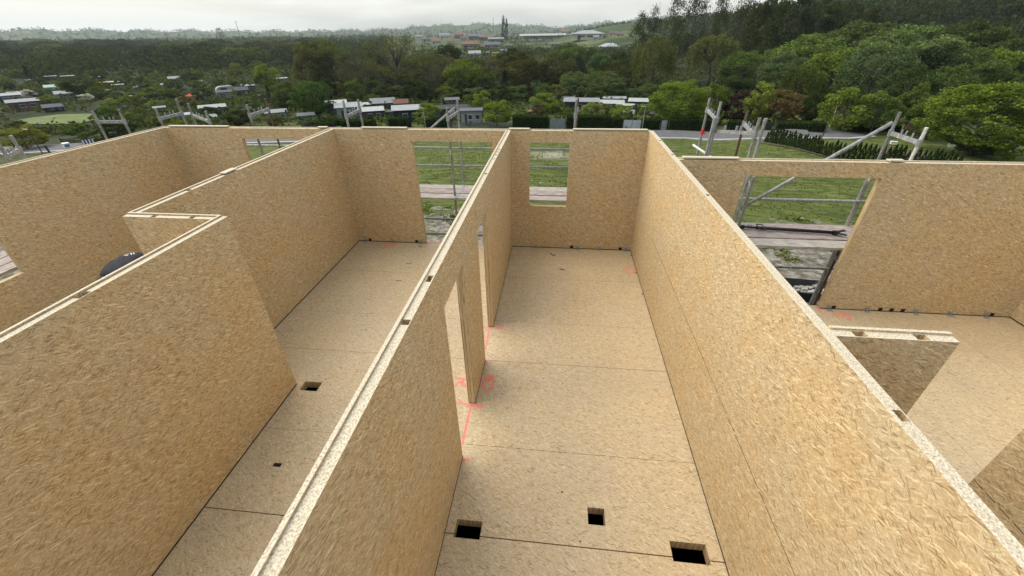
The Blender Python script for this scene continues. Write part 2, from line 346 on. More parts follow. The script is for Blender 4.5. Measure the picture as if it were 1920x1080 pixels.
# red marker lines and room numbers on the deck
def stroke(pts, w=.022, z=.0012):
    b = MB(); P = [on_z(*p, 0) for p in pts]
    for k, (p, q) in enumerate(zip(P, P[1:])):
        d = (q-p)[:2]; l = math.hypot(*d); n = np.array([-d[1], d[0]])/l*w/2; e = d/l*w*.25; zz = z+.0003*(k % 3)
        b.quad((*(p[:2]-e+n), zz), (*(p[:2]-e-n), zz), (*(q[:2]+e-n), zz), (*(q[:2]+e+n), zz))
    return b
marks = [
 [((906, 613), (943, 615.5)), ((935, 613), (943, 615.5), (935, 616.5))],
 [((917, 616), (914, 636), (910, 655))],
 [((911, 678), (921, 679))],
 [((858, 754), (876, 758), (906, 763)), ((896, 757.5), (901, 761), (897, 764.5))],
 [((883, 762), (877, 786), (867, 832))],
 [((868, 861), (879, 862))],
 # letters beside the doors
 [((906,712),(904,722),(909,730),(917,731),(923,726),(924,714)), ((908,712),(918,714),(924,710),(925,701)), ((913,704),(912,713)), ((919,703),(918,712))],
 [((857,708),(866,710),(871,712),(865,716),(870,718)), ((853,724),(861,716),(867,721),(874,725))],
 [((1184,498),(1177,500),(1171,505),(1173,509),(1183,511),(1191,510)), ((1181,503),(1192,499),(1194,504),(1187,505),(1192,509))],
 [((727,457),(722,461),(727,463),(733,460),(729,458)), ((735,457),(745,456),(739,460),(735,462))],
 [((798, 456), (826, 454.5))], [((797, 452), (799, 458))],
 [((1563,586),(1572,589),(1568,592),(1580,594)), ((1576,586),(1583,589),(1584,595)), ((1586,590),(1592,592),(1595,600),(1589,598))],
 [((1528, 577), (1536, 580), (1548, 590))],
]
for g_ in marks:
    b = MB()
    for k, pts in enumerate(g_):
        s_ = stroke(pts, .03 if k == 0 else .026, .0012+.0011*k); i = len(b.v); b.v += s_.v; b.f += [tuple(x+i for x in f) for f in s_.f]; b.m += s_.m
    b.build('red_marking', SPRAY, flo)

# ------------------------------------------------------------------ walls
LIP = .016
def wall_y(name, label, xl, xr, y0, y1, holes=(), sockets=(), seams=(), brackets=(), notches=(), lipside=-1, tape=(1,), groove=.003, raised=(), vseams=()):
    """a wall that runs along y, thickness xl..xr"""
    w = empty(name, ((xl+xr)/2, (y0+y1)/2, 0), label=label, cat='wall panel'); ox, oy = (xl+xr)/2, (y0+y1)/2
    t = xr-xl; z1 = H-.09
    b = MB(); b.slab('x', xl, xr, y0, y1, 0.012, z1, holes, 0, 1)
    g0, g1 = (xl+t*.27, xl+t*.27+groove)
    sk = [(xl+t*.42, xr-t*.12, s0, s1) if k == 's' else (xl+t*.30, xr-.006, s0, s1) for k, s0, s1 in sockets]
    b.slab('z', z1, H-LIP, xl, xr, y0, y1, sk+([(g0, g1, y0, y1)] if groove > .005 else []), 0, 1, 2, skip=('a0',))
    shift(b, -ox, -oy); o = b.build('panel', [WALL, JAMB, TOP], w)
    l = MB(); l.slab('z', H-LIP, H, xl, g0, y0, y1, (), 0, 0, 2); shift(l, -ox, -oy); l.build('top_lip', [WALL, JAMB, TOP], w)
    for s in tape:
        xx = (xr, xr+.003) if s > 0 else (xl-.003, xl); tb = MB(); iv = [(y0, y1)]
        for h in holes:
            if h[2] < .02: iv = [q for a, c in iv for q in ((a, min(c, h[0])), (max(a, h[1]), c)) if q[1]-q[0] > .01]
        for a, c in iv: tb.box(xx[0], xx[1], a, c, .001, .018)
        shift(tb, -ox, -oy); tb.build('sealing_tape', BLACK, w)
    for side, zs, segs in seams:
        sb = MB()
        for a, c in segs: sb.box(*((xl-.0006, xl) if side < 0 else (xr, xr+.0006)), a, c, zs-.0032, zs+.0032)
        shift(sb, -ox, -oy); sb.build('seam', GAP, w)
    for side, ys in vseams:
        sb = MB(); sb.box(*((xl-.0006, xl) if side < 0 else (xr, xr+.0006)), ys-.0018, ys+.0018, .02, H-.02); shift(sb, -ox, -oy); sb.build('seam', JAMB, w)
    for a, c in raised:
        rb = MB(); rb.box(xl, xr, a, c, H+.001, H+.016); shift(rb, -ox, -oy); rb.build('top_plate', TOP, w)
    return w
def shift(b, dx, dy, dz=0): b.v = [(x+dx, y+dy, z+dz) for x, y, z in b.v]; return b
def bracket_bm(x, y, facing=-1):
    """folded perforated steel angle at the foot of a wall across y"""
    b = MB(); w = .028
    for sgn in (-1, 1):
        b.box(x+sgn*w-.011, x+sgn*w+.011, y-.004, y-.001, .004, .085)
    b.box(x-.039, x+.039, y-.005, y-.002, .034, .056)
    for sgn in (-1, 1):
        b.box(x+sgn*w-.011, x+sgn*w+.011, y-.075, y-.005, .001, .004)
    b.box(x-.039, x+.039, y-.052, y-.036, .0012, .0045)
    for dx, dz in ((-.028, .07), (.028, .07)): b.tube((x+dx, y-.001, dz), (x+dx, y-.007, dz), .006, 6)
    return b
def wall_x(name, label, yl, yr, x0, x1, holes=(), sockets=(), brackets=(), notches=(), raised=(), tape=(-1,), lip=True, groove=.003):
    """a wall that runs along x, thickness yl..yr, seen from -y"""
    w = empty(name, ((x0+x1)/2, (yl+yr)/2, 0), label=label, cat='wall panel'); ox, oy = (x0+x1)/2, (yl+yr)/2
    t = yr-yl; z1 = H-.09; b = MB(); b.slab('y', yl, yr, x0, x1, .012, z1, list(holes), 0, 1)
    g0, g1 = yr-t*.27-groove, yr-t*.27
    sk = [(s0, s1, yl+.006, g0-.002) for s0, s1 in sockets]
    b.slab('z', z1, H-LIP, x0, x1, yl, yr, sk+([(x0, x1, g0, g1)] if groove > .005 else []), 0, 1, 2, skip=('a0',))
    shift(b, -ox, -oy); b.build('panel', [WALL, JAMB, TOP], w)
    if lip: l = MB(); l.slab('z', H-LIP, H, x0, x1, g1, yr, (), 0, 0, 2); shift(l, -ox, -oy); l.build('top_lip', [WALL, JAMB, TOP], w)
    iv = [(x0, x1)]
    for h in holes:
        if h[2] < .02: iv = [q for a, c in iv for q in ((a, min(c, h[0])), (max(a, h[1]), c)) if q[1]-q[0] > .01]
    for s in tape:
        tb = MB()
        for a, c in iv: tb.box(a, c, *((yl-.003, yl) if s < 0 else (yr, yr+.003)), .001, .016)
        shift(tb, -ox, -oy); tb.build('sealing_tape', BLACK, w)
    for x in brackets: bb = bracket_bm(x, yl); shift(bb, -ox, -oy); bb.build('angle_bracket', STEEL, w)
    for x in notches:
        nb = MB(); nb.box(x-.035, x+.035, yl-.0012, yl-.0002, .016, .075); nb.box(x-.03, x+.03, yl-.003, yl-.0014, .02, .045)
        shift(nb, -ox, -oy); nb.build('service_notch', GAP, w)
    for a, c in raised:
        rb = MB(); rb.box(a, c, yl+.004, yr, H+.001, H+.02); shift(rb, -ox, -oy); rb.build('top_plate', TOP, w)
    return w
XW1l, XW1r, XBl, XBr = -4.79, -4.696, -3.6852, -3.5924
X2l, X2r, X3l, X3r = -1.05, -.957, 1.7503, 1.8406
YF, YD, YJ = 8.525, 6.506, 3.8565
def px_x(lst, y, z=0): return [float(on_y(p, q, y)[0]) for p, q in lst]
W0 = wall_y('timber_wall', 'long strand board outer wall along the left edge with a scaffold window', -8.66, -8.567, -1.5, YF+.095, [(3.1, 4.877, 1.042, 2.35)])
W1 = wall_y('timber_wall', 'strand board partition running to the far wall behind the zigzag corner', XW1l, XW1r, YJ, YF, sockets=[('w', 4.62, 4.68)], groove=.0075, raised=[(5.30, 5.56)])
WJ = wall_x('timber_wall', 'short strand board return that makes the zigzag between two partitions', YJ-.0915, YJ, XW1l, XBl, sockets=[(-4.46, -4.40), (-4.0, -3.94)], groove=.0075)
WB = wall_y('timber_wall', 'near left strand board partition hiding the crouching worker', XBl, XBr, -1.5, YJ, sockets=[('w', 2.22, 2.32)], groove=.0075)
DOORS = [(2.929, 3.748, 0, 2.163), (4.614, 5.442, 0, 2.163)]
W2 = wall_y('timber_wall', 'strand board partition with two open doorways in the middle', X2l, X2r, -1.5, YF, DOORS,
            sockets=[('w', 2.125, 2.185), ('s', 2.69, 2.79), ('s', 5.58, 5.63), ('s', 6.37, 6.40), ('s', 6.62, 6.66), ('s', 6.80, 6.84), ('s', 6.98, 7.02)], vseams=[(1, 2.35), (1, 6.2)])
q = random.Random(5)
def dsh(a, b, l0, l1, g0, g1):
    out = []; y = a
    while y < b: l = q.uniform(l0, l1); out.append((y, min(b, y+l))); y += l+q.uniform(g0, g1)
    return out
W3 = wall_y('timber_wall', 'brightly lit strand board partition right of the middle room', X3l, X3r, -1.5, YF+.095,
            sockets=[('w', 1.575, 1.65), ('s', 4.90, 4.955), ('s', 6.78, 6.84), ('s', 7.75, 7.81)],
            seams=[(-1, 1.097, dsh(-1.5, 3.2, .10, .35, .01, .04)+[(3.2, 6.9)])], tape=(-1, 1), vseams=[(-1, 6.95)])
WFA = wall_x('timber_wall', 'far strand board wall of the left room with a low window', YF, YF+.095, -8.567, -4.743, [(-6.848, -5.3, .9, 2.367)], raised=[(-8.5, -7.1), (-5.05, -4.85)])
WFB = wall_x('timber_wall', 'far strand board wall with a full height balcony opening', YF, YF+.095, -4.743, -1.0035, [(-3.037, -1.35, 0, 2.354)],
             brackets=px_x([(686, 450), (737, 452), (788, 453)], YF), notches=px_x([(694, 449), (781, 451)], YF), raised=[(-4.1, -3.12)])
WFC = wall_x('timber_wall', 'far strand board wall with a small square window above the deck', YF, YF+.095, -1.0035, X3l, [(-.574, .234, 1.007, 2.355)],
             brackets=px_x([(1005, 461), (1082.5, 463.5), (1123, 465), (1173, 467)], YF), notches=px_x([(1072, 462), (1163, 465)], YF), raised=[(-1.15+.15, -.58), (.28, 1.72)])
WD = wall_x('timber_wall', 'right strand board outer wall with a wide balcony opening', YD, YD+.095, X3r, 7.855, [(2.87, 4.792, 0, 2.357)],
            brackets=px_x([(1553, 579), (1623, 583), (1715, 586), (1780, 588), (1847, 591)], YD), notches=px_x([(1562, 578), (1650, 581), (1671, 582), (1692, 583), (1860, 590)], YD),
            raised=[(1.9, 2.72), (4.80, 5.0)])
WDR = wall_y('timber_wall', 'strand board outer wall at the far right corner', 7.855, 7.95, -1.5, YD+.095, tape=(-1,))
WS = wall_x('timber_wall', 'short free ending strand board stub with two lifting sockets in its top', 2.263, 2.3545, X3r, 2.572, sockets=[(1.965, 2.045), (2.335, 2.41)])
WK = wall_y('timber_wall', 'shaded strand board partition cut off by the lower right corner', 3.54, 3.63, -1.5, 2.385, seams=[(-1, 1.097, dsh(-1.5, 2.38, .08, .2, .015, .04))], tape=(-1,))
# lifting screws lie in two sockets
for x, y in ((1.80, 1.60), (-.99, 2.15)):
    b = MB(); b.tube((x, y, H-.09), (x, y, H-.07), .010, 10); b.tube((x, y, H-.07), (x, y, H-.062), .016, 10)
    o = b.build('lifting_screw', WHITE); tag(o, 'white plug in the socket on top of the %s partition' % ('bright right' if x > 0 else 'doorway'), 'screw')

# lower storey, which keeps the space under the deck dark
PLASTER = plain('grey_blockwork', (.34, .33, .31), .9, 0, .2, 3)
b = MB()
for r_ in ((-8.66, -8.44, -1.5, 8.62), (7.73, 7.95, -1.5, 6.6), (-8.44, 1.62, 8.4, 8.62), (1.62, 1.8406, 6.6, 8.62), (1.8406, 7.73, 6.38, 6.6), (-8.44, 7.73, -1.5, -1.28)):
    b.box(*r_, -2.95, -.121)
o = b.build('lower_storey', PLASTER); tag(o, 'grey masonry storey carrying the strand board deck', 'building base', None, 'structure')

# ------------------------------------------------------------------ terrain: one polar sheet out to the far hills
rs = [0.0]+list(np.geomspace(4, 60, 46))+list(np.geomspace(62, 700, 90))+list(np.geomspace(720, 7000, 70))
azs = [R(a) for a in list(np.arange(-75, 62, .75))+list(np.arange(62, 285, 6.))]
V = [(0, 0, ground(0, 0))]; FC = []; na = len(azs)
for r in rs[1:]:
    for a in azs: x, y = r*math.sin(a), r*math.cos(a); V.append((x, y, ground(x, y)))
for j in range(na): FC.append((0, 1+(j+1) % na, 1+j))
for i in range(len(rs)-2):
    for j in range(na):
        a = 1+i*na; k = (j+1) % na; FC.append((a+j, a+k, a+na+k, a+na+j))
me = bpy.data.meshes.new('ground'); me.from_pydata(V, [], FC); me.polygons.foreach_set('use_smooth', [True]*len(FC)); me.update()
gm, t, p = new_mat('ground')
g = N(t, 'ShaderNodeNewGeometry'); sp = N(t, 'ShaderNodeSeparateXYZ'); L(t, g.outputs['Position'], sp.inputs[0])
def noise(t, vec, scale, det=5., rough=.6, dist=0.):
    n = N(t, 'ShaderNodeTexNoise', i_Scale=scale, i_Detail=det, i_Roughness=rough, i_Distortion=dist); L(t, vec, n.inputs['Vector']); return n.outputs['Fac']
P0 = g.outputs['Position']
mpg = N(t, 'ShaderNodeMapping'); mpg.inputs['Scale'].default_value = (.6, 1.6, 1); L(t, P0, mpg.inputs[0])
grass = RAMP(t, noise(t, mpg.outputs[0], 1.1, 6., .72, .5), [(.33, (.028, .042, .012)), (.47, (.088, .115, .030)), (.60, (.155, .175, .050)), (.72, (.26, .25, .11))])
fineg = noise(t, P0, 11., 4., .7)
grass = MIX(t, RAMP(t, fineg, [(.35, (.75,)*3), (.5, (0,)*3)]), grass, (.022, .040, .009))
strawm = RAMP(t, noise(t, mpg.outputs[0], .55, 6., .75, .8), [(.60, (0,)*3), (.70, (.75,)*3)])
grass = MIX(t, strawm, grass, (.30, .27, .14))
dirt = RAMP(t, noise(t, P0, 3.5, 8., .75), [(.32, (.05, .045, .035)), (.5, (.19, .17, .14)), (.66, (.42, .40, .35))])
gravel = N(t, 'ShaderNodeTexVoronoi', i_Scale=14.); L(t, P0, gravel.inputs['Vector'])
gs = N(t, 'ShaderNodeSeparateColor'); L(t, gravel.outputs['Color'], gs.inputs[0]); dirt = MIX(t, .35, dirt, RAMP(t, gs.outputs[0], [(0, (.25,)*3), (1, (.8,)*3)]), 'SOFT_LIGHT')
near = N(t, 'ShaderNodeMapRange'); near.inputs[1].default_value = 16.5; near.inputs[2].default_value = 22.5; near.inputs[3].default_value = .12; near.inputs[4].default_value = -.14
L(t, sp.outputs[1], near.inputs[0])
dm = MATH(t, 'ADD', noise(t, P0, .5, 6., .7, .6), near.outputs[0])
far_d = MATH(t, 'GREATER_THAN', sp.outputs[1], 200.)
col = MIX(t, RAMP(t, dm, [(.50, (0,)*3), (.56, (1,)*3)]), grass, dirt)
# stony patch out on the lawn
pd_ = N(t, 'ShaderNodeVectorMath', operation='DISTANCE'); L(t, P0, pd_.inputs[0]); pc = at(1035, 291); pd_.inputs[1].default_value = pc
pm = MATH(t, 'MULTIPLY', RAMP(t, MATH(t, 'ADD', MATH(t, 'MULTIPLY', pd_.outputs['Value'], .12), MATH(t, 'MULTIPLY', noise(t, P0, 1.3, 6., .7), .8)), [(.45, (1,)*3), (.75, (0,)*3)]), .9)
col = MIX(t, pm, col, (.34, .31, .25))
farg = RAMP(t, noise(t, P0, .012, 5., .6), [(.4, (.03, .045, .018)), (.52, (.06, .085, .03)), (.6, (.13, .15, .06)), (.68, (.05, .07, .03))])
fr = N(t, 'ShaderNodeVectorMath', operation='LENGTH'); L(t, P0, fr.inputs[0])
fm = N(t, 'ShaderNodeMapRange'); fm.inputs[1].default_value = 64; fm.inputs[2].default_value = 110; L(t, fr.outputs['Value'], fm.inputs[0])
und = RAMP(t, noise(t, P0, .25, 6., .7), [(.4, (.012, .018, .008)), (.6, (.035, .045, .017))])
fm2 = N(t, 'ShaderNodeMapRange'); fm2.inputs[1].default_value = 350; fm2.inputs[2].default_value = 600; L(t, fr.outputs['Value'], fm2.inputs[0])
col = MIX(t, fm.outputs[0], col, und); col = MIX(t, fm2.outputs[0], col, farg)
L(t, col, p.inputs['Base Color']); p.inputs['Roughness'].default_value = .95; p.inputs['Specular IOR Level'].default_value = .1
bmp = N(t, 'ShaderNodeBump', i_Strength=.9, i_Distance=.12); L(t, MATH(t, 'ADD', noise(t, mpg.outputs[0], 2.2, 8., .75, .4), MATH(t, 'MULTIPLY', fineg, .3)), bmp.inputs['Height']); L(t, bmp.outputs[0], p.inputs['Normal'])
me.materials.append(gm); o = bpy.data.objects.new('ground', me); COL.objects.link(o); tag(o, kind='structure')

# ------------------------------------------------------------------ road
ASPH = plain('asphalt', (.125, .125, .13), .9, 0, .2, 1.5, bump=.2)
CONC = plain('kerb_concrete', (.42, .41, .38), .85, 0, .2, 2)
def ribbon(pts, off0, off1, dz0, dz1, mat, name, side=None):
    b = MB(); P = []
    # densify
    for k in range(len(pts)-1):
        for i in range(12): u = i/12; P.append((pts[k][0]*(1-u)+pts[k+1][0]*u, pts[k][1]*(1-u)+pts[k+1][1]*u))
    P.append(pts[-1]); Q = []
    for k, p_ in enumerate(P):
        a = P[max(0, k-2)]; c = P[min(len(P)-1, k+2)]; dx, dy = c[0]-a[0], c[1]-a[1]; l = math.hypot(dx, dy); nx, ny = -dy/l, dx/l
        m_ = (p_[0]+nx*(off0+off1)/2, p_[1]+ny*(off0+off1)/2); zc = max(ground(p_[0]+nx*o_, p_[1]+ny*o_) for o_ in (off0, (off0+off1)/2, off1))
        Q.append(((p_[0]+nx*off0, p_[1]+ny*off0, zc+dz0), (p_[0]+nx*off1, p_[1]+ny*off1, zc+dz1), zc))
    for (a, b_, z), (c, d, z2) in zip(Q, Q[1:]):
        b.quad(a, c, d, b_)
        b.quad((a[0], a[1], a[2]-.5), (c[0], c[1], c[2]-.5), c, a); b.quad(b_, d, (d[0], d[1], d[2]-.5), (b_[0], b_[1], b_[2]-.5))
    return b.build(name, mat)
near_edge = [at(-140, 300), at(0, 291), at(80, 287), at(270, 277.5), at(430, 271.5), at(560, 268), at(800, 263), at(1060, 261), at(1290, 262), at(1420, 262.5), at(1530, 262), at(1640, 258)]
cen = [(p_[0], p_[1]) for p_ in near_edge]
tag(ribbon(cen, .35, 5.6, .06, .06, ASPH, 'road'), kind='structure')
tag(ribbon(cen, -.15, .35, .16, .16, CONC, 'kerb'), kind='structure')
# round patch of worn tarmac
pp = at(1283, 253); b = MB(); zz = max(ground(pp[0]+i, pp[1]+j) for i in (-2, 2) for j in (-3, 3))+.075

# ------------------------------------------------------------------ scaffold
def post(px, py, axis, a, lean=0., mat=GALV, zb=None, name='scaffold_tube', parent=None, zoff=0, r=.024):
    p_ = on_y(px, py, a) if axis == 'y' else on_x(px, py, a); x, y, z = p_
    g0 = ground(x, y) if zb is None else zb
    return x, y, z, g0
SCG = 'scaffold frames round the house'
def frame(label, tops, mat=GALV, cross=None, extra=(), clips=True):
    """an upright scaffold frame: two standards (x, y, top) tied by a flat transom near the top and by one at each deck"""
    (x1, y1, z1), (x2, y2, z2) = tops; mx, my = (x1+x2)/2, (y1+y2)/2; gz = min(ground(x1, y1), ground(x2, y2))
    e = empty('scaffold_section', (mx, my, gz), label=label, cat='scaffold', group=SCG)
    mats = mat if isinstance(mat, tuple) else (mat, mat)
    for (x, y, z), m_ in zip(tops, mats):
        b = MB(); b.tube((x-mx, y-my, ground(x, y)-gz), (x-mx, y-my, z-gz), .0235, 10); b.build('standard', [m_], e)
        b = MB(); zz = ground(x, y)-gz; b.box(x-mx-.09, x-mx+.09, y-my-.09, y-my+.09, zz, zz+.012); b.tube((x-mx, y-my, zz+.012), (x-mx, y-my, zz+.2), .034, 10); b.build('base_jack', [GALV], e)
    zt = min(z1, z2)-.22
    for k, zc in enumerate((zt, 1.04, -.95)):
        b = MB(); b.bar((x1-mx, y1-my, zc-gz), (x2-mx, y2-my, zc-gz), .03, .06)
        if k == 0 and clips:
            for u in (.35, .5, .72):
                cx, cy = x1+(x2-x1)*u-mx, y1+(y2-y1)*u-my; b.tube((cx, cy, zc-gz+.03), (cx, cy, zc-gz+.10), .012, 6)
        b.build('transom', [GALV], e)
        for (x, y) in ((x1, y1), (x2, y2)): b = MB(); b.tube((x-mx, y-my, zc-gz-.05), (x-mx, y-my, zc-gz+.05), .036, 10); b.build('coupler', [STEEL], e)
    return e
def top_y(px, py, Y): p_ = on_y(px, py, Y); return (p_[0], p_[1], p_[2])
def top_x(px, py, X): p_ = on_x(px, py, X); return (p_[0], p_[1], p_[2])
YO, YI = 9.62, 8.82
def pair(px, py, Y, dy=-.78, dz=0.): x, y, z = top_y(px, py, Y); return [(x, y, z), (x, y+dy, z+dz)]
frame('scaffold frame standing left of the far left corner beyond the long outer wall', [top_y(222, 205, 8.45), top_y(173, 208, 8.45)], (WORN, WORN))
frame('thin scaffold frame at the very left edge of the view', [top_x(20, 254, -9.3), top_x(-4, 268, -8.95)], (GALV, WORN))
frame('scaffold frame just behind the far left house corner', [top_y(330, 186, 9.55), top_y(291, 203, 8.85)], (WORN, WORN))
frame('narrow scaffold frame right of the far left corner, ending in a taller tube', [top_y(352, 194, 9.62), top_y(385, 208, 8.82)], (WORN, GALV))
frame('scaffold frame behind the window of the far left room', [top_y(497, 185, 9.62), top_y(462, 196, 8.82)], (RUST, WORN))
frame('scaffold frame seen above the far wall left of the balcony opening', [top_y(671, 187, 9.62), top_y(643, 188, 8.82)], (WORN, GALV))
frame('scaffold frame standing in the balcony opening of the middle left room', [top_y(857, 184, 9.62), top_y(838, 201, 8.82)], (GALV, WORN))
frame('single rusty scaffold frame above the small window of the middle room', [top_y(1084, 184, 9.62), top_y(1081, 187, 8.82)], (RUST, WORN))
f5 = frame('scaffold frame with a red ribbon right of the bright partition', [top_y(1331, 184, 9.3), top_y(1352, 191, 8.2)], (WORN, GALV))
f6 = frame('double scaffold frame at the inner corner with clamps on its transom', [top_y(1402, 208, 8.3), top_y(1425, 221, 7.3)], (RUST, WORN))
b = MB(); x, y, z = top_y(1436, 222, 7.25); b.tube((x, y, ground(x, y)), (x, y, z), .025, 10); tag(b.build('scaffold_tube', GALV), 'light grey scaffold tube leaning close to the double frame at the inner corner', 'scaffold tube')
b = MB(); x, y, z = top_y(1340, 221, 8.15); b.tube((x, y, ground(x, y)), (x, y, z), .025, 10); tag(b.build('scaffold_tube', GALV), 'short grey scaffold tube beside the frame with the red ribbon', 'scaffold tube')
f7 = frame('scaffold frame right of the wide balcony opening with a long diagonal brace', [top_y(1688, 210, 7.7), top_y(1738, 239, 7.0)], (WORN, WHITEP))
frame('scaffold frame at the left jamb of the wide balcony opening', [(*on_y(1400, 340, 7.62)[:2], 3.0)[0:2]+(2.2,), (*on_y(1386, 420, 7.0)[:2],)+(2.2,)], (WORN, WORN), clips=False)
frame('scaffold frame showing through the right side of the wide balcony opening', [(*on_y(1615, 360, 7.72)[:2], 2.25), (*on_y(1560, 500, 6.95)[:2], 1.02)], (GALV, RUST), clips=False)
# red ribbon
x, y, z = on_y(1316, 247, 9.3); x = top_y(1331, 184, 9.3)[0]; rb = MB(); rb.tube((x, y, z-.05), (x, y, z+.05),   .031, 10); rb.bar((x+.02, y, z+.02), (x+.06, y-.02, z-.05), .02, .005, (0, 1, 0))
tag(rb.build('warning_ribbon', plain('red_ribbon', (.7, .03, .05), .5)), 'red ribbon tied round a scaffold standard', 'ribbon')
def pipe(name, label, a, c, r=.0242, mat=GALV, cat='scaffold rail'):
    b = MB(); b.tube(a, c, r, 10); o = b.build(name, mat, None, True); tag(o, label, cat); return o
# transom bar between the two frames near the inner corner, with clamps
a = on_y(1343, 246, 8.2); c = on_y(1418, 250, 7.3); b = MB(); b.bar(a, c, .03, .055); o = b.build('scaffold_ledger', GALV); tag(o, 'flat ledger with clamps joining two frames at the inner corner', 'scaffold rail')
b2 = MB()
for u in (.22, .52, .62, .95):
    p_ = a+(c-a)*u; b2.box(p_[0]-.014, p_[0]+.014, p_[1]-.02, p_[1]+.02, p_[2]+.02, p_[2]+.10)
b2.build('clamp', STEEL, o)
pipe('scaffold_brace', 'white scaffold tube sloping down beside the frame with the red ribbon', on_y(1300, 272, 9.2), on_y(1335, 296, 8.3), .024, WHITEP)
pipe('scaffold_brace', 'long diagonal grey brace crossing the wide balcony opening', on_y(1673, 230, 7.62), on_y(1386, 392, 7.62), .03)
pipe('scaffold_brace', 'diagonal grey brace above the far wall by the balcony opening', on_y(852, 202, 9.5), on_y(765, 278, 9.5), .024)
def rail(px, py, Y, x0, x1, label, mat=GALV):
    z = on_y(px, py, Y)[2]; return pipe('scaffold_rail', label, (x0, Y, z), (x1, Y, z), .0242, mat)
rail(820, 277, YO, -9.6, 2.6, 'upper guard rail behind the far wall above the plank deck')
rail(820, 310, YO, -9.6, 2.6, 'middle guard rail just above the far plank deck')
rail(820, 410, YO, -9.6, 2.6, 'rail below the far plank deck, upper of two', WORN)
rail(820, 438, YO, -9.6, 2.6, 'lowest rail below the far plank deck', WORN)
rail(1500, 375, 7.68, 2.3, 9.5, 'guard rail behind the wide balcony opening')
rail(1500, 502, 7.68, 2.3, 9.5, 'dark rail under the planks of the wide balcony opening', WORN)
# plank decks (each plank a thing)
def plank(x0, x1, y0, y1, z, label, group, mat):
    b = MB(); n = 14
    b.box(x0, x1, y0, y1, z-.045, z); 
    for e in (x0, x1): b.box(e-.02, e+.02, y0-.003, y1+.003, z-.047, z+.002, 1)
    o = b.build('scaffold_plank', [mat, STEEL]); tag(o, label, 'plank', group)
GP = 'scaffold planks behind the far walls'
for k, (y0, y1) in enumerate(((9.30, 9.56), (8.975, 9.285), (8.655, 8.925))):
    w_ = ('outer', 'middle', 'inner')[k]
    for x0, x1, wl in ((-9.7, -6.75, 'by the far left corner'), (-6.72, -4.05, 'behind the left far room'), (-4.02, -2.26, 'left of the frame in the balcony opening'), (-2.22, .30, 'between the balcony opening and the small window'), (.33, 2.9, 'behind the wall right of the small window')):
        plank(x0, x1, y0+rnd.uniform(-.004, .004), y1, 1.1+rnd.uniform(-.006, .004), '%s weathered scaffold plank %s' % (w_, wl), GP, PLANKS if k != 1 else PLANK)
for k, (y0, y1, lb, m_) in enumerate(((7.42, 7.72, 'outer weathered plank carrying the black prop', PLANK), (7.06, 7.405, 'middle weathered plank in the wide balcony opening', PLANK), (6.72, 7.01, 'inner pale plank in the wide balcony opening', PLANKS))):
    plank(2.55, 5.6, y0, y1, 1.1, lb, 'scaffold planks behind the wide balcony opening', m_)
for k, (x0, x1) in enumerate(((-9.04, -8.76), (-9.36, -9.08), (-9.66, -9.39))):
    b = MB(); b.box(x0, x1, 1.5, 8.2, 1.055, 1.1); o = b.build('scaffold_plank', PLANKY); tag(o, '%s plank outside the window of the left outer wall' % ('inner', 'middle', 'outer')[k], 'plank', 'scaffold planks along the left wall')
pipe('scaffold_rail', 'guard rail outside the left outer wall', (-9.72, -1, 2.0), (-9.72, 9.5, 2.0))
# the black prop lying on the planks
a = on_z(1390, 425, 1.15); c = on_z(1578, 437, 1.15); d = (c-a)/np.linalg.norm(c-a)
e = empty('steel_prop', (float(a[0]), float(a[1]), 1.1), label='black adjustable steel prop lying on the scaffold planks', cat='prop')
def lo(p_): return np.array(p_)-np.array([a[0], a[1], 1.1])
IRON = plain('black_iron', (.02, .018, .018), .5, .3, .4, 20)
b = MB(); b.tube(lo(a+d*.25), lo(a+d*1.55), .03, 10); b.build('outer_tube', IRON, e, True)
b = MB(); b.tube(lo(a), lo(a+d*.25), .019, 10); b.tube(lo(a-d*.03), lo(a+d*.05), .035, 10); b.build('spindle', IRON, e, True)
b = MB(); cc = a+d*.33; nrm = np.cross(d, [0, 0, 1.])
ring = [lo(cc+nrm*u+d*v+np.array([0, 0, .02])) for u, v in ((.12, -.05), (.12, .05), (-.12, .05), (-.12, -.05), (.12, -.05))]
for p_, q_ in zip(ring, ring[1:]): b.tube(p_, q_, .009, 6)
b.build('handle', IRON, e)
b = MB(); ce = a+d*1.55; b.bar(lo(ce), lo(ce+d*.18+nrm*-.07+[0, 0, .03]), .06, .012); b.bar(lo(ce), lo(ce+d*.16+nrm*.08), .05, .012); b.tube(lo(ce-d*.03), lo(ce+d*.04), .042, 10); b.build('fork_head', IRON, e)
b = MB()
for u in (.12, .17): b.bar(lo(a+d*u), lo(a+d*(u+.02)-nrm*.09-np.array([0, 0, .0])), .02, .01)
b.build('locking_lever', IRON, e)
# wheelbarrow outside, on the ground
wp, wh, ww = spot(1521, 519, 573, 110)
wx, wy, wz = wp
e = empty('wheelbarrow', (wx-.35, wy-.1, wz), rz=R(-12), label='black wheelbarrow holding rubble on the ground below the balcony opening', cat='wheelbarrow')
b = MB(); RIMT = [(-.55, -.38, .68), (.45, -.42, .72), (.95, -.22, .80), (.95, .22, .80), (.45, .42, .72), (-.55, .38, .68)]; BOT = [(-.30, -.2, .32), (.30, -.22, .30), (.45, -.1, .32), (.45, .1, .32), (.30, .22, .30), (-.30, .2, .32)]
for k in range(6): j = (k+1) % 6; b.quad(BOT[k], BOT[j], RIMT[j], RIMT[k])
b.poly(BOT)
for k in range(6): b.tube(RIMT[k], RIMT[(k+1) % 6], .018, 6)
tr = b.build('tray', BLACKP, e); so_ = tr.modifiers.new('s', 'SOLIDIFY'); so_.thickness = .012
b = MB()
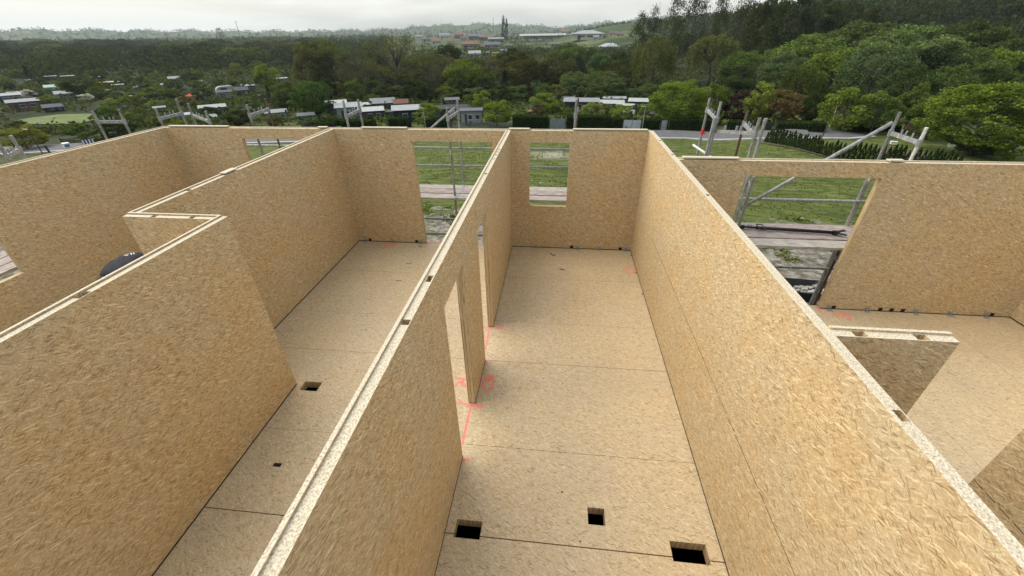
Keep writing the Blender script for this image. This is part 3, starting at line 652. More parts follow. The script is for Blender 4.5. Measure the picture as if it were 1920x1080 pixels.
for s in (-1, 1):
    b.tube((-1.0, s*.30, .55), (-.3, s*.24, .34), .018, 8); b.tube((-.3, s*.24, .34), (.95, s*.06, .2), .018, 8); b.tube((-.25, s*.24, .33), (-.35, s*.26, .0), .016, 8)
b.build('chassis', STEEL, e)
b = MB()
for s in (-1, 1): b.tube((-1.12, s*.31, .58), (-.97, s*.30, .54), .024, 8)
b.build('grip', BLACKP, e)
b = MB(); n = 20
for k in range(n):
    a0, a1 = 2*PI*k/n, 2*PI*(k+1)/n; b.tube((1.0+.16*math.cos(a0), 0, .2+.16*math.sin(a0)), (1.0+.16*math.cos(a1), 0, .2+.16*math.sin(a1)), .042, 8, caps=False)
b.tube((1.0, -.06, .2), (1.0, .06, .2), .05, 10); b.build('wheel', BLACKP, e, True)
STONE = plain('pale_rubble', (.33, .31, .28), .9, 0, .5, 4)
b = MB()
for _ in range(26):
    x, y = rnd.uniform(-.35, .6), rnd.uniform(-.22, .22); s = rnd.uniform(.04, .09); z = .5+rnd.uniform(0, .12)
    b.bar((x-s, y, z), (x+s, y+rnd.uniform(-.05, .05), z+rnd.uniform(-.03, .05)), s*1.6, s*1.2, (rnd.uniform(-.4, .4), 0, 1))
o = b.build('rubble', STONE); o.location = (wx-.35, wy-.1, wz); o.rotation_euler = (0, 0, R(-12)); tag(o, 'pile of pale rubble filling the black wheelbarrow', 'rubble', kind='stuff')

# ------------------------------------------------------------------ the worker bending down behind the left partition
import bmesh
def skin_body(name, verts, edges, mats, parent=None, sub=2, root=0):
    me = bpy.data.meshes.new(name); me.from_pydata([v[:3] for v in verts], edges, []); o = bpy.data.objects.new(name, me); COL.objects.link(o)
    if parent: o.parent = parent
    me.materials.append(mats); sk = o.modifiers.new('skin', 'SKIN'); sk.use_smooth_shade = True
    for i, v in enumerate(verts):
        d_ = me.skin_vertices[0].data[i]; d_.radius = (v[3], v[4] if len(v) > 4 else v[3]); d_.use_root = (i == root)
    ss = o.modifiers.new('sub', 'SUBSURF'); ss.levels = sub; ss.render_levels = sub
    return o
# local frame: +x is the way the worker faces (towards the camera's side, world -y), z up
pe = empty('person', (-6.60, 5.20, .13), rz=R(-88), label='worker in a dark navy top bending over behind the left partition, only the back showing', cat='person')
body = [(0, 0, .93, .15, .17), (.10, 0, 1.04, .16, .18), (.27, 0, 1.13, .17, .19), (.45, 0, 1.14, .17, .20), (.58, 0, 1.08, .10, .11), (.66, 0, 1.02, .062, .062), (.76, 0, .96, .085, .10), (.82, 0, .90, .075, .085),
        (.52, .20, 1.06, .085), (.56, .24, .78, .05), (.72, .16, .58, .036), (.52, -.20, 1.06, .085), (.56, -.24, .78, .05), (.72, -.16, .58, .036),
        (-.02, .10, .84, .11), (.04, .12, .48, .075), (-.06, .13, .10, .05), (.10, .14, .04, .045), (-.02, -.10, .84, .11), (.10, -.12, .48, .075), (.02, -.13, .10, .05), (.18, -.14, .04, .045)]
ed = [(0, 1), (1, 2), (2, 3), (3, 4), (4, 5), (5, 6), (6, 7), (3, 8), (8, 9), (9, 10), (3, 11), (11, 12), (12, 13), (0, 14), (14, 15), (15, 16), (16, 17), (0, 18), (18, 19), (19, 20), (20, 21)]
skin_body('body', body, ed, SKIN, pe)
grow = lambda L_, k: [(v[0], v[1], v[2], v[3]+k, (v[4] if len(v) > 4 else v[3])+k) for v in L_]
top_i = [0, 1, 2, 3, 4, 8, 9, 11, 12]; mp_ = {i: k for k, i in enumerate(top_i)}
skin_body('sweater', grow([body[i] for i in top_i], .022), [(mp_[a], mp_[b_]) for a, b_ in ed if a in mp_ and b_ in mp_], CLOTH, pe)
leg_i = [0, 14, 15, 16, 18, 19, 20]; mq = {i: k for k, i in enumerate(leg_i)}
skin_body('trousers', grow([body[i] for i in leg_i], .018), [(mq[a], mq[b_]) for a, b_ in ed if a in mq and b_ in mq], BLACKP, pe)
skin_body('hair', [(.66, 0, 1.10, .09, .10), (.75, 0, 1.08, .11, .12), (.84, 0, .98, .09, .10)], [(0, 1), (1, 2)], HAIR, pe)
for s in (-1, 1):   # hands: palm, four fingers, thumb
    hv = [(.72, s*.16, .58, .03, .022), (.76, s*.155, .52, .036, .016)]; he = [(0, 1)]
    for k in range(4):
        i = len(hv); y0 = s*(.13+.017*k); l = (.035, .042, .038, .03)[k]
        hv += [(.78, y0, .48, .009), (.795, y0, .48-l*.8, .008), (.79, y0, .48-l*1.5, .007)]; he += [(1, i), (i, i+1), (i+1, i+2)]
    i = len(hv); hv += [(.775, s*.115, .52, .010), (.80, s*.105, .485, .008)]; he += [(1, i), (i, i+1)]
    skin_body('hand', hv, he, SKIN, pe, 1)
for s in (-1, 1):
    b = MB(); b.tube((.05, s*.135, .03), (.23, s*.14, .03), .05, 10, .045); b.tube((.0, s*.135, .04), (.05, s*.135, .03), .052, 10); b.build('shoe', BLACKP, pe, True)
b = MB()   # small white print on the back
bpy.context.view_layer.update(); dg = bpy.context.evaluated_depsgraph_get(); sw = [o_ for o_ in bpy.data.objects if o_.name == 'sweater'][0].evaluated_get(dg)
def back(u, v):
    ok, loc_, nor_, _ = sw.ray_cast((u, v, 3), (0, 0, -1)); return (u, v, (loc_[2] if ok else 1.3)+.004)
for pts in (((.20, -.02), (.28, .045), (.28, -.03)), ((.165, -.01), (.18, -.015), (.25, .065), (.235, .07)), ((.14, .005), (.155, .0), (.215, .075), (.20, .08))):
    b.poly([back(u, v) for u, v in pts])
b.build('back_print', WHITE, pe)

# ------------------------------------------------------------------ vegetation
def leaf_mat():
    m, t, p = new_mat('leaves'); t.nodes.remove(p); out = [n for n in t.nodes if n.type == 'OUTPUT_MATERIAL'][0]
    oi = N(t, 'ShaderNodeObjectInfo'); g = N(t, 'ShaderNodeNewGeometry'); n = noise(t, g.outputs['Position'], .9, 3., .6)
    rp = N(t, 'ShaderNodeNewGeometry')
    v = MATH(t, 'ADD', MATH(t, 'MULTIPLY', n, 1.0), MATH(t, 'MULTIPLY', rp.outputs['Random Per Island'], .75))
    c = MIX(t, 1., oi.outputs['Color'], RAMP(t, v, [(.45, (.55, .58, .5)), (.85, (1.0, 1.0, 1.0)), (1.25, (1.5, 1.4, 1.05))]), 'MULTIPLY')
    d = N(t, 'ShaderNodeBsdfDiffuse'); tr = N(t, 'ShaderNodeBsdfTranslucent'); ms = N(t, 'ShaderNodeMixShader'); ms.inputs[0].default_value = .28
    L(t, c, d.inputs[0]); L(t, MIX(t, 1., c, (1.25, 1.2, .6), 'MULTIPLY'), tr.inputs[0]); L(t, d.outputs[0], ms.inputs[1]); L(t, tr.outputs[0], ms.inputs[2]); L(t, ms.outputs[0], out.inputs[0])
    return m
LEAF = leaf_mat()
BARK = plain('bark', (.11, .09, .07), .95, 0, .4, 3, stretch=(1, 1, .3))
def leaf_mesh(name, centers, size, rs_, flat=0., elong=1.6, droop=0., mats=None):
    n = len(centers); c = np.asarray(centers); q = np.random.RandomState(rs_)
    a = q.normal(size=(n, 3)); a[:, 2] = a[:, 2]*(1-flat)-droop; a /= np.linalg.norm(a, axis=1)[:, None]
    b = np.cross(a, q.normal(size=(n, 3))); b /= np.linalg.norm(b, axis=1)[:, None]
    s = (size*q.uniform(.6, 1.4, n))[:, None]; a = a*s*elong*.5; b = b*s*.5
    v = np.stack([c-a, c+b*.9, c+a, c-b*.9], 1).reshape(-1, 3)
    me = bpy.data.meshes.new(name); me.vertices.add(4*n); me.vertices.foreach_set('co', v.ravel())
    me.loops.add(4*n); me.loops.foreach_set('vertex_index', np.arange(4*n)); me.polygons.add(n); me.polygons.foreach_set('loop_start', np.arange(n)*4)
    me.polygons.foreach_set('loop_total', np.full(n, 4)); me.materials.append(mats or LEAF); me.update(calc_edges=True); return me
def crown_pts(kind, seed, n):
    """leaf positions of a crown: foot at z = 0, height 1, width about 1"""
    q = np.random.RandomState(seed); pts = []; limbs = []
    if kind in ('broad', 'bush', 'sparse', 'grand'):
        nc = {'grand': 120, 'broad': 64, 'bush': 34, 'sparse': 60}[kind]; zb_, zt_ = {'grand': (.02, .99), 'broad': (.06, .99), 'bush': (.0, .98), 'sparse': (.16, 1.)}[kind]
        wid = .43; lob = [(q.uniform(0, 2*PI), q.uniform(.0, .9), q.uniform(.78, 1.12)) for _ in range(7)]
        for k in range(nc):
            u = q.normal(size=3); u /= np.linalg.norm(u); rr = q.uniform(.45, 1.)**.45; th = math.atan2(u[1], u[0])
            bumpy = 1+.16*sum((math.cos(th-a_)-.6)*(m_-.95)*4 for a_, z_, m_ in lob)/2; zz = (u[2]*rr+1)/2
            w_ = wid*rr*bumpy*(1.0 if zz > .35 else (.72+.8*zz)); hor = math.sqrt(max(0, 1-u[2]**2))
            c = np.array([math.cos(th)*hor*w_, math.sin(th)*hor*w_, zb_+(zt_-zb_)*(.06+zz*.86)]); limbs.append(c)
            m = int(n/nc*q.uniform(.5, 1.5)); sg = q.uniform(.07, .125)*{'grand': .72, 'broad': .95, 'bush': 1.15, 'sparse': .95}[kind]
            d = q.normal(size=(m, 3)); d /= np.linalg.norm(d, axis=1)[:, None]; d[:, 2] = np.where(d[:, 2] < -.2, d[:, 2]*.6, d[:, 2]); rad = q.uniform(.35, 1., m)**.5
            pts.append(c+d*rad[:, None]*sg*np.array([1.2, 1.2, .9])*np.array([1, 1, 1]))
    elif kind == 'willow':
        nc = 70
        for k in range(nc):
            th = q.uniform(0, 2*PI); ph = q.uniform(0, 1); r_ = .42*math.sqrt(1-(1-ph)**2*.9)*q.uniform(.75, 1); top = .30+.66*math.sqrt(max(0, 1-(r_/.5)**2))
            m = int(n/nc); h = q.uniform(0, 1, m); l = q.uniform(.18, .45)
            x = r_*math.cos(th)+q.normal(size=m)*.025+h*.03*math.cos(th); y = r_*math.sin(th)+q.normal(size=m)*.025+h*.03*math.sin(th); z = top-h*l*(.3+r_*3.4)+q.normal(size=m)*.012
            pts.append(np.stack([x, y, z], 1)); limbs.append(np.array([r_*math.cos(th)*.8, r_*math.sin(th)*.8, top-.08]))
    elif kind == 'poplar':
        nc = 60
        for k in range(nc):
            zc = q.uniform(.16, .97); w = .36*math.sin(PI*min(1, (zc*.85+.12)))**.7*q.uniform(.3, 1.05); th = q.uniform(0, 2*PI)
            c = np.array([w*math.cos(th), w*math.sin(th), zc]); limbs.append(c); m = int(n/nc*q.uniform(.5, 1.4)); d = q.normal(size=(m, 3))
            pts.append(c+d*np.array([.055, .055, .045]))
    elif kind == 'spire':
        for k in range(60):
            zc = q.uniform(.06, 1); w = .42*(1-zc**2.2)**.8*q.uniform(.3, 1); th = q.uniform(0, 2*PI); c = np.array([w*math.cos(th), w*math.sin(th), zc]); limbs.append(c)
            pts.append(c+q.normal(size=(int(n/60), 3))*np.array([.07, .07, .035]))
    elif kind == 'spruce':
        tiers = 22
        for k in range(tiers):
            zc = .06+.92*k/tiers; w = .5*(1-zc)**.85+.02; nb = max(5, int(13*(1-zc)+4))
            for j in range(nb):
                th = q.uniform(0, 2*PI); m = max(3, int(n/tiers/nb)); h = q.uniform(0, 1, m)**.7; l = w*q.uniform(.75, 1.08)
                pts.append(np.stack([l*h*math.cos(th)+q.normal(size=m)*.015, l*h*math.sin(th)+q.normal(size=m)*.015, zc+.05-h*.075-h*h*.02+q.normal(size=m)*.01], 1))
    elif kind == 'thuja':
        z = q.uniform(0, 1, n)**.9; w = .5*np.clip(1.05-z, 0, 1)**.75*np.clip(z*6+.45, 0, 1)*q.uniform(.7, 1.06, n); th = q.uniform(0, 2*PI, n); pts.append(np.stack([w*np.cos(th), w*np.sin(th), z], 1))
    P_ = np.concatenate(pts); return P_, limbs
LEAFSZ = dict(grand=.0135, broad=.020, bush=.030, sparse=.014, willow=.016, poplar=.017, spire=.03, spruce=.020, thuja=.085)
LEAFN = dict(grand=34000, broad=14000, bush=6500, sparse=4200, willow=9000, poplar=6000, spire=2600, spruce=4500, thuja=420)
PROTO = {}
def proto(kind, var, bare=False):
    key = (kind, var)
    if key in PROTO: return PROTO[key]
    P_, limbs = crown_pts(kind, 100+var*7+len(kind), LEAFN[kind])
    fl_ = dict(willow=.1, spruce=.5, thuja=-.3).get(kind, .2); dr = dict(willow=1.1, thuja=-1.4).get(kind, 0.)
    cm = leaf_mesh(kind+'_crown', P_, LEAFSZ[kind], var+3, fl_, 1.9 if kind in ('willow', 'thuja') else 1.4, dr)
    b = MB(); q = random.Random(var+11); tw = .022 if kind != 'poplar' else .012
    if kind == 'thuja': b.tube((0, 0, 0), (0, 0, .5), .05, 6, .02)
    else:
        pz = [(0, 0, -.03), (q.uniform(-.02, .02), q.uniform(-.02, .02), .2), (q.uniform(-.04, .04), q.uniform(-.04, .04), .45), (q.uniform(-.04, .04), q.uniform(-.04, .04), .75 if kind in ('poplar', 'spruce', 'spire') else .62)]
        rr = [tw*1.35, tw, tw*.75, tw*.35]
        for k in range(3): b.tube(pz[k], pz[k+1], rr[k], 7, rr[k+1], caps=(k == 0))
        ls = limbs[:: (1 if kind == 'sparse' else 3)] if limbs else []
        for c in ls:
            s_ = min(max(.10, c[2]-.28), .6); k = 0 if s_ < .2 else 1 if s_ < .45 else 2; u = (s_-(0, .2, .45)[k])/(.2, .25, .3)[k]
            a = np.array(pz[k])*(1-u)+np.array(pz[k+1])*u; mid = a*.45+np.array(c)*.55+np.array([q.uniform(-.02, .02), q.uniform(-.02, .02), -.03])
            b.tube(a, mid, tw*.38, 5, tw*.24, caps=False); b.tube(mid, c, tw*.24, 5, tw*.06, caps=False)
            if kind == 'sparse':
                for _ in range(4): e_ = np.array(c)+np.array([q.gauss(0, .06), q.gauss(0, .06), q.uniform(0, .09)]); b.tube(mid*.4+np.array(c)*.6, e_, tw*.09, 4, tw*.03, caps=False)
    tm = b.mesh(kind+'_trunk', BARK, True); PROTO[key] = (cm, tm); return PROTO[key]
NT = [0]
MARKS = [(15, 190, 'the grey flat shed at the left edge'), (45, 200, 'the brown hut'), (100, 206, 'the low black shed'), (28, 178, 'the pale shed at the left edge'), (95, 150, 'the far dark shed'), (128, 148, 'the far white shed'),
 (121, 176, 'the pale greenhouse'), (222, 162, 'the white shed'), (328, 150, 'the blue grey shed'), (425, 172, 'the white caravan'), (450, 178, 'the charcoal shed'), (355, 184, 'the red canopy'), (400, 205, 'the long grey shed'),
 (345, 222, 'the white panel roof'), (520, 216, 'the grey hut'), (575, 222, 'the dark hut'), (632, 200, 'the white awning'), (170, 222, 'the small meadow'), (498, 140, 'the yellow green tree'), (588, 185, 'the full dark tree'),
 (738, 110, 'the half bare oak'), (946, 160, 'the dark spruce'), (1226, 120, 'the left dome willow'), (1337, 110, 'the right dome willow'), (870, 140, 'the fresh green tree'), (1063, 100, 'the round dark tree'), (1275, 190, 'the bright green tree'),
 (1473, 190, 'the coppery cherry tree'), (1855, 190, 'the huge spreading tree'), (1590, 190, 'the white pole'), (803, 215, 'the round pale garden tree'), (931, 205, 'the picket fence'), (413, 60, 'the skyline tree'), (103, 110, 'the domed olive tree'), (260, 80, 'the left hills'), (53, 140, 'the dark conifer'), (1700, 60, 'the hill crest')]
def where(px, y):
    d_, k = min(((px-a)**2+((y-b_)*2.2)**2, i) for i, (a, b_, _) in enumerate(MARKS)); a, b_, nm_ = MARKS[k]; dx, dy = px-a, y-b_
    far_ = '' if d_ < 30**2 else 'well ' if d_ > 75**2 else ''
    rel = ('left of' if dx < 0 else 'right of') if abs(dx) > abs(dy)*2 else ('above' if dy < 0 else 'below')
    return far_+rel+' '+nm_
def shade(c):
    return 'blue green' if c == BLUE else 'bright green' if c == LIGHT else 'mid green' if c == MID else 'dark green' if c[1] < .056 else 'olive' if c[0] > c[1]*.9 else 'green'
def tree(kind, loc, h, w, col, label, group, cat='tree', name=None, var=None, trunk=True, wy=None):
    v = NT[0] % 4 if var is None else var; NT[0] += 1
    cm, tm = proto(kind, v); q = random.Random(NT[0]*13+5)
    nm = name or dict(grand='broadleaf_tree', broad='broadleaf_tree', bush='bush', sparse='bare_branched_tree', willow='willow_tree', poplar='poplar_tree', spire='narrow_tree', spruce='spruce_tree', thuja='conifer_shrub')[kind]
    e = empty(nm, (loc[0], loc[1], loc[2]-.05), q.uniform(0, 6.28), label, cat, group); e.scale = (w, (wy or w)*q.uniform(.92, 1.08), h)
    c = bpy.data.objects.new('crown', cm); COL.objects.link(c); c.parent = e; k = q.uniform(.85, 1.15); k *= 1.38 if col[1] > .06 else 1.2; c.color = (col[0]*k*q.uniform(.93, 1.07), col[1]*k, col[2]*k*q.uniform(.9, 1.1), 1)
    if trunk: t_ = bpy.data.objects.new('trunk', tm); COL.objects.link(t_); t_.parent = e
    return e
LIGHT, MID, DARK, OLIVE, BROWN, BLUE, RED, YEL = (.115, .155, .035), (.075, .108, .034), (.036, .054, .024), (.085, .092, .038), (.115, .080, .045), (.062, .092, .048), (.10, .065, .045), (.20, .19, .045)
def T(kind, px, ytop, ybase, w, col, label, group='single trees beyond the road', minr=9., **k):
    loc, h, wm = spot(px, ytop, ybase, w, minr); return tree(kind, loc, h, wm, col, label, group, **k)
# trees one can name, from the gardens to the wood
T('bush', 803, 190, 238, 52, LIGHT, 'round pale green garden tree beside the black flat roofed shed', var=0, name='garden_tree')
T('bush', 931, 183, 236, 60, LIGHT, 'bright green garden tree behind the grey picket fence', var=1, name='garden_tree')
T('bush', 905, 168, 205, 40, LIGHT, 'smaller bright green tree in front of the dark spruce', var=2, name='garden_tree')
T('bush', 1008, 192, 222, 30, (.10, .08, .06), 'brownish blossoming shrub beside the small brick hut', var=3, name='garden_tree')
T('bush', 1020, 172, 212, 62, LIGHT, 'fresh green garden tree with a split crown behind the brick hut', var=3, name='garden_tree')
T('bush', 1112, 188, 226, 50, (.16, .19, .08), 'pale grey green garden tree above the tall dark hedge', var=0, name='garden_tree')
T('bush', 1166, 194, 226, 46, (.14, .18, .04), 'yellow green garden tree left of the white gates', var=1, name='garden_tree')
T('grand', 1275, 141, 236, 128, (.10, .14, .03), 'large bright green tree right of the middle hedge', var=0)
T('broad', 1338, 150, 232, 70, (.075, .11, .03), 'green tree between the bright tree and the purple one', var=1)
T('bush', 1383, 168, 232, 62, (.045, .028, .035), 'dark purple leaved tree', var=2, name='garden_tree')
T('bush', 1425, 148, 236, 55, (.13, .15, .035), 'yellow green tree left of the brown cherry tree', var=3, name='garden_tree')
T('bush', 1473, 162, 232, 88, (.10, .078, .042), 'coppery brown cherry tree above the long hedge', var=1, name='garden_tree')
T('broad', 1520, 170, 236, 40, DARK, 'almost black tree right of the coppery one', var=2)
T('bush', 1590, 158, 246, 90, (.10, .14, .035), 'light green tree behind the white pole', var=0, name='garden_tree')
T('bush', 1650, 165, 250, 70, (.085, .12, .035), 'green tree behind the far thuja hedge', var=2, name='garden_tree')
T('bush', 1720, 150, 248, 80, (.08, .11, .035), 'green tree above the stack of wood', var=3, name='garden_tree')
T('grand', 1855, 143, 292, 240, (.085, .125, .028), 'huge spreading green tree at the right edge', var=1)
T('bush', 1760, 165, 262, 80, (.08, .115, .03), 'leafy lower tree left of the huge spreading tree', var=1, name='garden_tree')
T('bush', 1908, 228, 305, 60, (.10, .14, .03), 'small green tree in the lower corner of the right lawn', var=0, name='garden_tree')
T('bush', 1835, 255, 292, 90, (.06, .085, .045), 'dark grey green bush under the huge spreading tree', var=2)
T('spruce', 946, 130, 196, 44, (.020, .030, .020), 'dark spruce standing in front of the wood', var=0)
T('spire', 992, 155, 196, 22, (.025, .022, .018), 'small black green conifer right of the spruce', var=1)
T('sparse', 738, 47, 178, 120, (.075, .080, .028), 'tall half bare oak with spreading branches in front of the wood', var=0)
T('sparse', 668, 84, 186, 84, (.075, .075, .045), 'leafless looking grey brown tree left of the half bare oak', var=1)
T('sparse', 800, 92, 182, 76, (.06, .07, .035), 'thin brownish tree right of the half bare oak', var=2)
T('sparse', 618, 88, 170, 70, (.07, .075, .04), 'grey brown bare tree at the left end of the middle wood', var=3)
T('broad', 975, 90, 178, 84, (.065, .068, .030), 'round brownish tree behind the dark spruce', var=3)
T('broad', 870, 105, 182, 76, (.075, .11, .03), 'fresh green tree in the middle of the wood', var=0)
T('broad', 905, 120, 184, 60, (.07, .10, .03), 'green tree left of the spruce in the wood', var=1)
T('broad', 842, 78, 150, 66, DARK, 'dark rounded tree at the middle of the wood edge', var=2)
T('willow', 1226, 60, 178, 102, (.070, .080, .032), 'big dome shaped willow left of the poplars', var=0)
T('willow', 1337, 58, 160, 112, (.070, .080, .032), 'big dome shaped willow in front of the poplars', var=1)
T('willow', 1128, 128, 184, 100, (.070, .095, .042), 'grey green low willow in the hollow', var=2)
T('willow', 1075, 130, 182, 62, (.080, .105, .038), 'low pale willow left of the grey green one', var=3)
T('broad', 1063, 76, 142, 82, (.052, .075, .030), 'round dark tree below the long white greenhouse', var=0)
T('broad', 1107, 84, 144, 64, (.050, .072, .028), 'dark tree right of the round one below the greenhouse', var=1)
T('broad', 1160, 92, 160, 60, DARK, 'dark tree below the white house', var=2)
T('spire', 944, 31, 76, 13, (.014, .020, .014), 'left of two black columnar poplars on the skyline', var=0, minr=350)
T('spire', 950, 36, 78, 10, (.014, .020, .014), 'right and shorter of two black columnar poplars on the skyline', var=1, minr=350)
for k, (px, yt, w, yb) in enumerate(((1197, 24, 50, 130), (1222, 14, 52, 128), (1262, -14, 66, 130), (1300, -22, 70, 132), (1342, -10, 62, 134), (1385, -26, 74, 138), (1428, -24, 80, 142), (1478, -30, 92, 150), (1530, -20, 90, 140), (1580, -10, 84, 132), (1625, 2, 70, 126))):
    T('poplar' if k < 6 else 'broad', px, yt, yb, w, (.036, .048, .022) if k % 2 else (.045, .056, .024), ('leftmost and lowest', 'second from left', 'third from left', 'middle right', 'fifth from left', 'rightmost')[k]+' of six dark poplars against the sky' if k < 6 else ('first', 'second', 'third', 'fourth', 'last')[k-6]+' dark tree right of the six poplars', 'tall trees against the sky' if k < 6 else 'tall wood top trees')
slope = [(1420, 92, 172, 90, BLUE), (1470, 100, 190, 90, BLUE), (1520, 60, 176, 120, MID), (1560, 88, 196, 110, MID), (1605, 46, 160, 130, (.06, .085, .03)), (1640, 92, 206, 120, BLUE), (1690, 50, 190, 150, BLUE), (1740, 84, 206, 110, DARK),
         (1790, 46, 170, 120, DARK), (1840, 60, 180, 120, DARK), (1890, 40, 170, 130, DARK), (1940, 60, 200, 120, DARK), (1870, 100, 205, 110, MID), (1815, 100, 205, 90, MID), (1460, 66, 150, 80, DARK), (1500, 120, 208, 70, DARK), (1390, 96, 178, 74, MID),
         (1700, 130, 226, 80, (.045, .065, .03)), (1770, 130, 222, 80, (.05, .07, .03)), (1950, 120, 250, 110, (.05, .07, .03))]
for k, (px, yt, yb, w, c) in enumerate(slope):
    T('broad' if k % 5 else 'willow', px, yt-(16 if px >= 1600 else 6), yb, w*1.2, (c[0]*(1.35, .9, 1.1)[k % 3], c[1]*(1.35, .9, 1.1)[k % 3], c[2]), shade(c)+' tree on the wooded slope '+where(px, (yt+yb)/2), 'trees of the wooded slope')
for k, px in enumerate((1655, 1690, 1722, 1758, 1790, 1826, 1858, 1890, 1925)):
    T('broad', px, -4+6*(k % 3), 24+(k % 2)*3, 44+8*(k % 3), (.040, .052, .030), 'dark tree on the hill crest '+('left end of the row', 'second from the left', 'third from the left', 'above the wooded slope', 'at the middle of the row', 'right of the middle', 'third from the right', 'near the right edge', 'at the right picture edge')[k], 'trees along the hill crest', minr=330)
# band of wood in the middle
for k in range(34):
    c_ = (MID, DARK, OLIVE, (.07, .078, .035), BLUE)[rnd.randrange(5)]
    px = 575+k*19+rnd.uniform(-8, 8); big_ = rnd.uniform(0, 1)
    yt = 84+rnd.uniform(-6, 28)-(14 if px < 640 else 0)+(12 if 720 < px < 960 else 0); yb = 158+rnd.uniform(-14, 20)
    T(('broad', 'broad', 'willow', 'sparse', 'bush')[k % 5], px, yt, yb, rnd.uniform(56, 90), c_, shade(c_)+' tree of the middle wood '+where(px, (yt+yb)/2), 'trees of the wood behind the gardens')
for k in range(26):
    px = 560+k*27+rnd.uniform(-8, 8); c_ = (MID, DARK, OLIVE, BLUE)[rnd.randrange(4)]
    T('bush', px, 150+rnd.uniform(-8, 14), 186+rnd.uniform(0, 8), rnd.uniform(34, 60), c_, shade(c_)+' bush at the wood edge '+where(px, 175), 'bushes at the foot of the wood')
# left wood, a few rows deep
for k in range(48):
    row = k % 3; px = -20+(k//3)*40+rnd.uniform(-12, 12)+row*12
    yt = (70, 76, 86)[row]+rnd.uniform(-3, 6)+max(0, (px-420))*.0; yb = (96, 108, 122)[row]+rnd.uniform(-3, 5)
    T('broad' if k % 4 else 'sparse', px, yt, yb, rnd.uniform(54, 88), ((.040, .052, .026), (.026, .036, .020), (.080, .100, .040))[rnd.randrange(3)], ('hindmost', 'middle', 'front')[row]+' row tree of the left wood '+where(px, (yt+yb)/2), 'trees of the left wood')
T('willow', 103, 92, 132, 52, (.062, .075, .038), 'domed olive tree standing out of the left wood')
T('spruce', 53, 122, 158, 30, (.018, .026, .024), 'dark conifer in the left gardens')
T('broad', 498, 115, 168, 52, (.14, .17, .035), 'bright yellow green tree at the edge of the left gardens', var=1)
T('sparse', 413, 50, 78, 16, (.03, .035, .02), 'thin bare tree on the left skyline', minr=300)
T('bush', 38, 232, 280, 74, (.17, .17, .045), 'yellow blossoming bush beside the left street lamp', var=1)
T('broad', 588, 148, 222, 84, (.045, .072, .025), 'full dark green tree left of the white awning', var=2)
T('broad', 545, 150, 205, 62, (.06, .085, .03), 'mid green tree left of the full dark one', var=3)
T('broad', 145, 140, 182, 58, (.045, .068, .03), 'dark round tree behind the pale greenhouse', var=0)
T('spire', 504, 160, 196, 14, (.03, .04, .025), 'narrow cypress in the left gardens')
sheds_px = [(15,192),(45,203),(100,206),(28,178),(95,152),(128,150),(121,178),(222,164),(328,152),(425,174),(450,180),(355,186),(400,206),(345,224),(520,218),(575,224),(97,168),(460,164),(530,154)]
ng = 0
for row, (yb, n, hh) in enumerate(((132, 14, 15), (144, 14, 16), (158, 14, 18), (172, 12, 21), (188, 12, 24), (204, 11, 27), (222, 10, 28), (240, 9, 30), (256, 6, 28))):
    for k in range(n):
        px = 600*(k+.5)/n+rnd.uniform(-16, 16); y_ = yb+rnd.uniform(-4, 4)
        if any(abs(px-a) < 22 and -2 < y_-b < 12 for a, b in sheds_px): continue
        if 25 < px < 190 and 205 < y_ < 250: continue
        if px < 150 and y_ > 262: continue
        c = (LIGHT, MID, DARK, OLIVE, (.085, .12, .035), MID, (.05, .07, .03), BLUE)[rnd.randrange(8)]; s_ = rnd.uniform(.7, 1.25)
        T('bush' if rnd.random() < .7 else 'broad', px, y_-hh*s_, y_, hh*1.5*s_, c, shade(c)+(' tall' if s_ > 1 else ' low')+' garden tree '+where(px, y_-hh*s_/2), 'trees of the left allotments', name='garden_tree'); ng += 1
T('bush', 178, 242, 268, 50, (.07, .085, .03), 'reddish tipped bush on the bank left of the long outer wall', var=0)
T('bush', 205, 196, 240, 46, (.075, .11, .03), 'light green bushy tree right of the small left meadow', var=0)
T('bush', 215, 222, 262, 60, DARK, 'dark bush below the light green tree at the meadow', var=2)
T('bush', 55, 166, 186, 24, (.33, .35, .40), 'white blossoming tree by the grey roofed sheds', var=2)
T('bush', 160, 174, 190, 26, (.32, .34, .39), 'white blossoming tree right of the pale greenhouse', var=1)
for px, yb in ((640, 196), (700, 196), (742, 198), (838, 232), (1060, 214), (1090, 220), (1140, 214), (1210, 214), (1235, 200), (980, 222), (770, 222), (690, 226)):
    T('bush', px, yb-rnd.uniform(13, 22), yb, rnd.uniform(22, 36), (LIGHT, MID, (.085, .12, .035), OLIVE)[rnd.randrange(4)], 'small bush between the sheds '+where(px, yb-10), 'bushes of the middle gardens')
# row of thujas along the right lawn edge
p0 = at(1436, 268); p1 = at(1555, 296); p2 = at(1790, 318); n = 52
for k in range(n):
    u = k/(n-1); a, c, w_ = (p0, p1, u*2) if u < .5 else (p1, p2, u*2-1); x, y = a[0]*(1-w_)+c[0]*w_+rnd.uniform(-.06, .06), a[1]*(1-w_)+c[1]*w_+rnd.uniform(-.06, .06)
    h = rnd.uniform(1.15, 1.6); tree('thuja', (x, y, ground(x, y)), h, h*.42, (.030, .050, .018), 'young pointed thuja of the long row beside the right lawn', 'row of young thujas', cat='shrub', trunk=False)

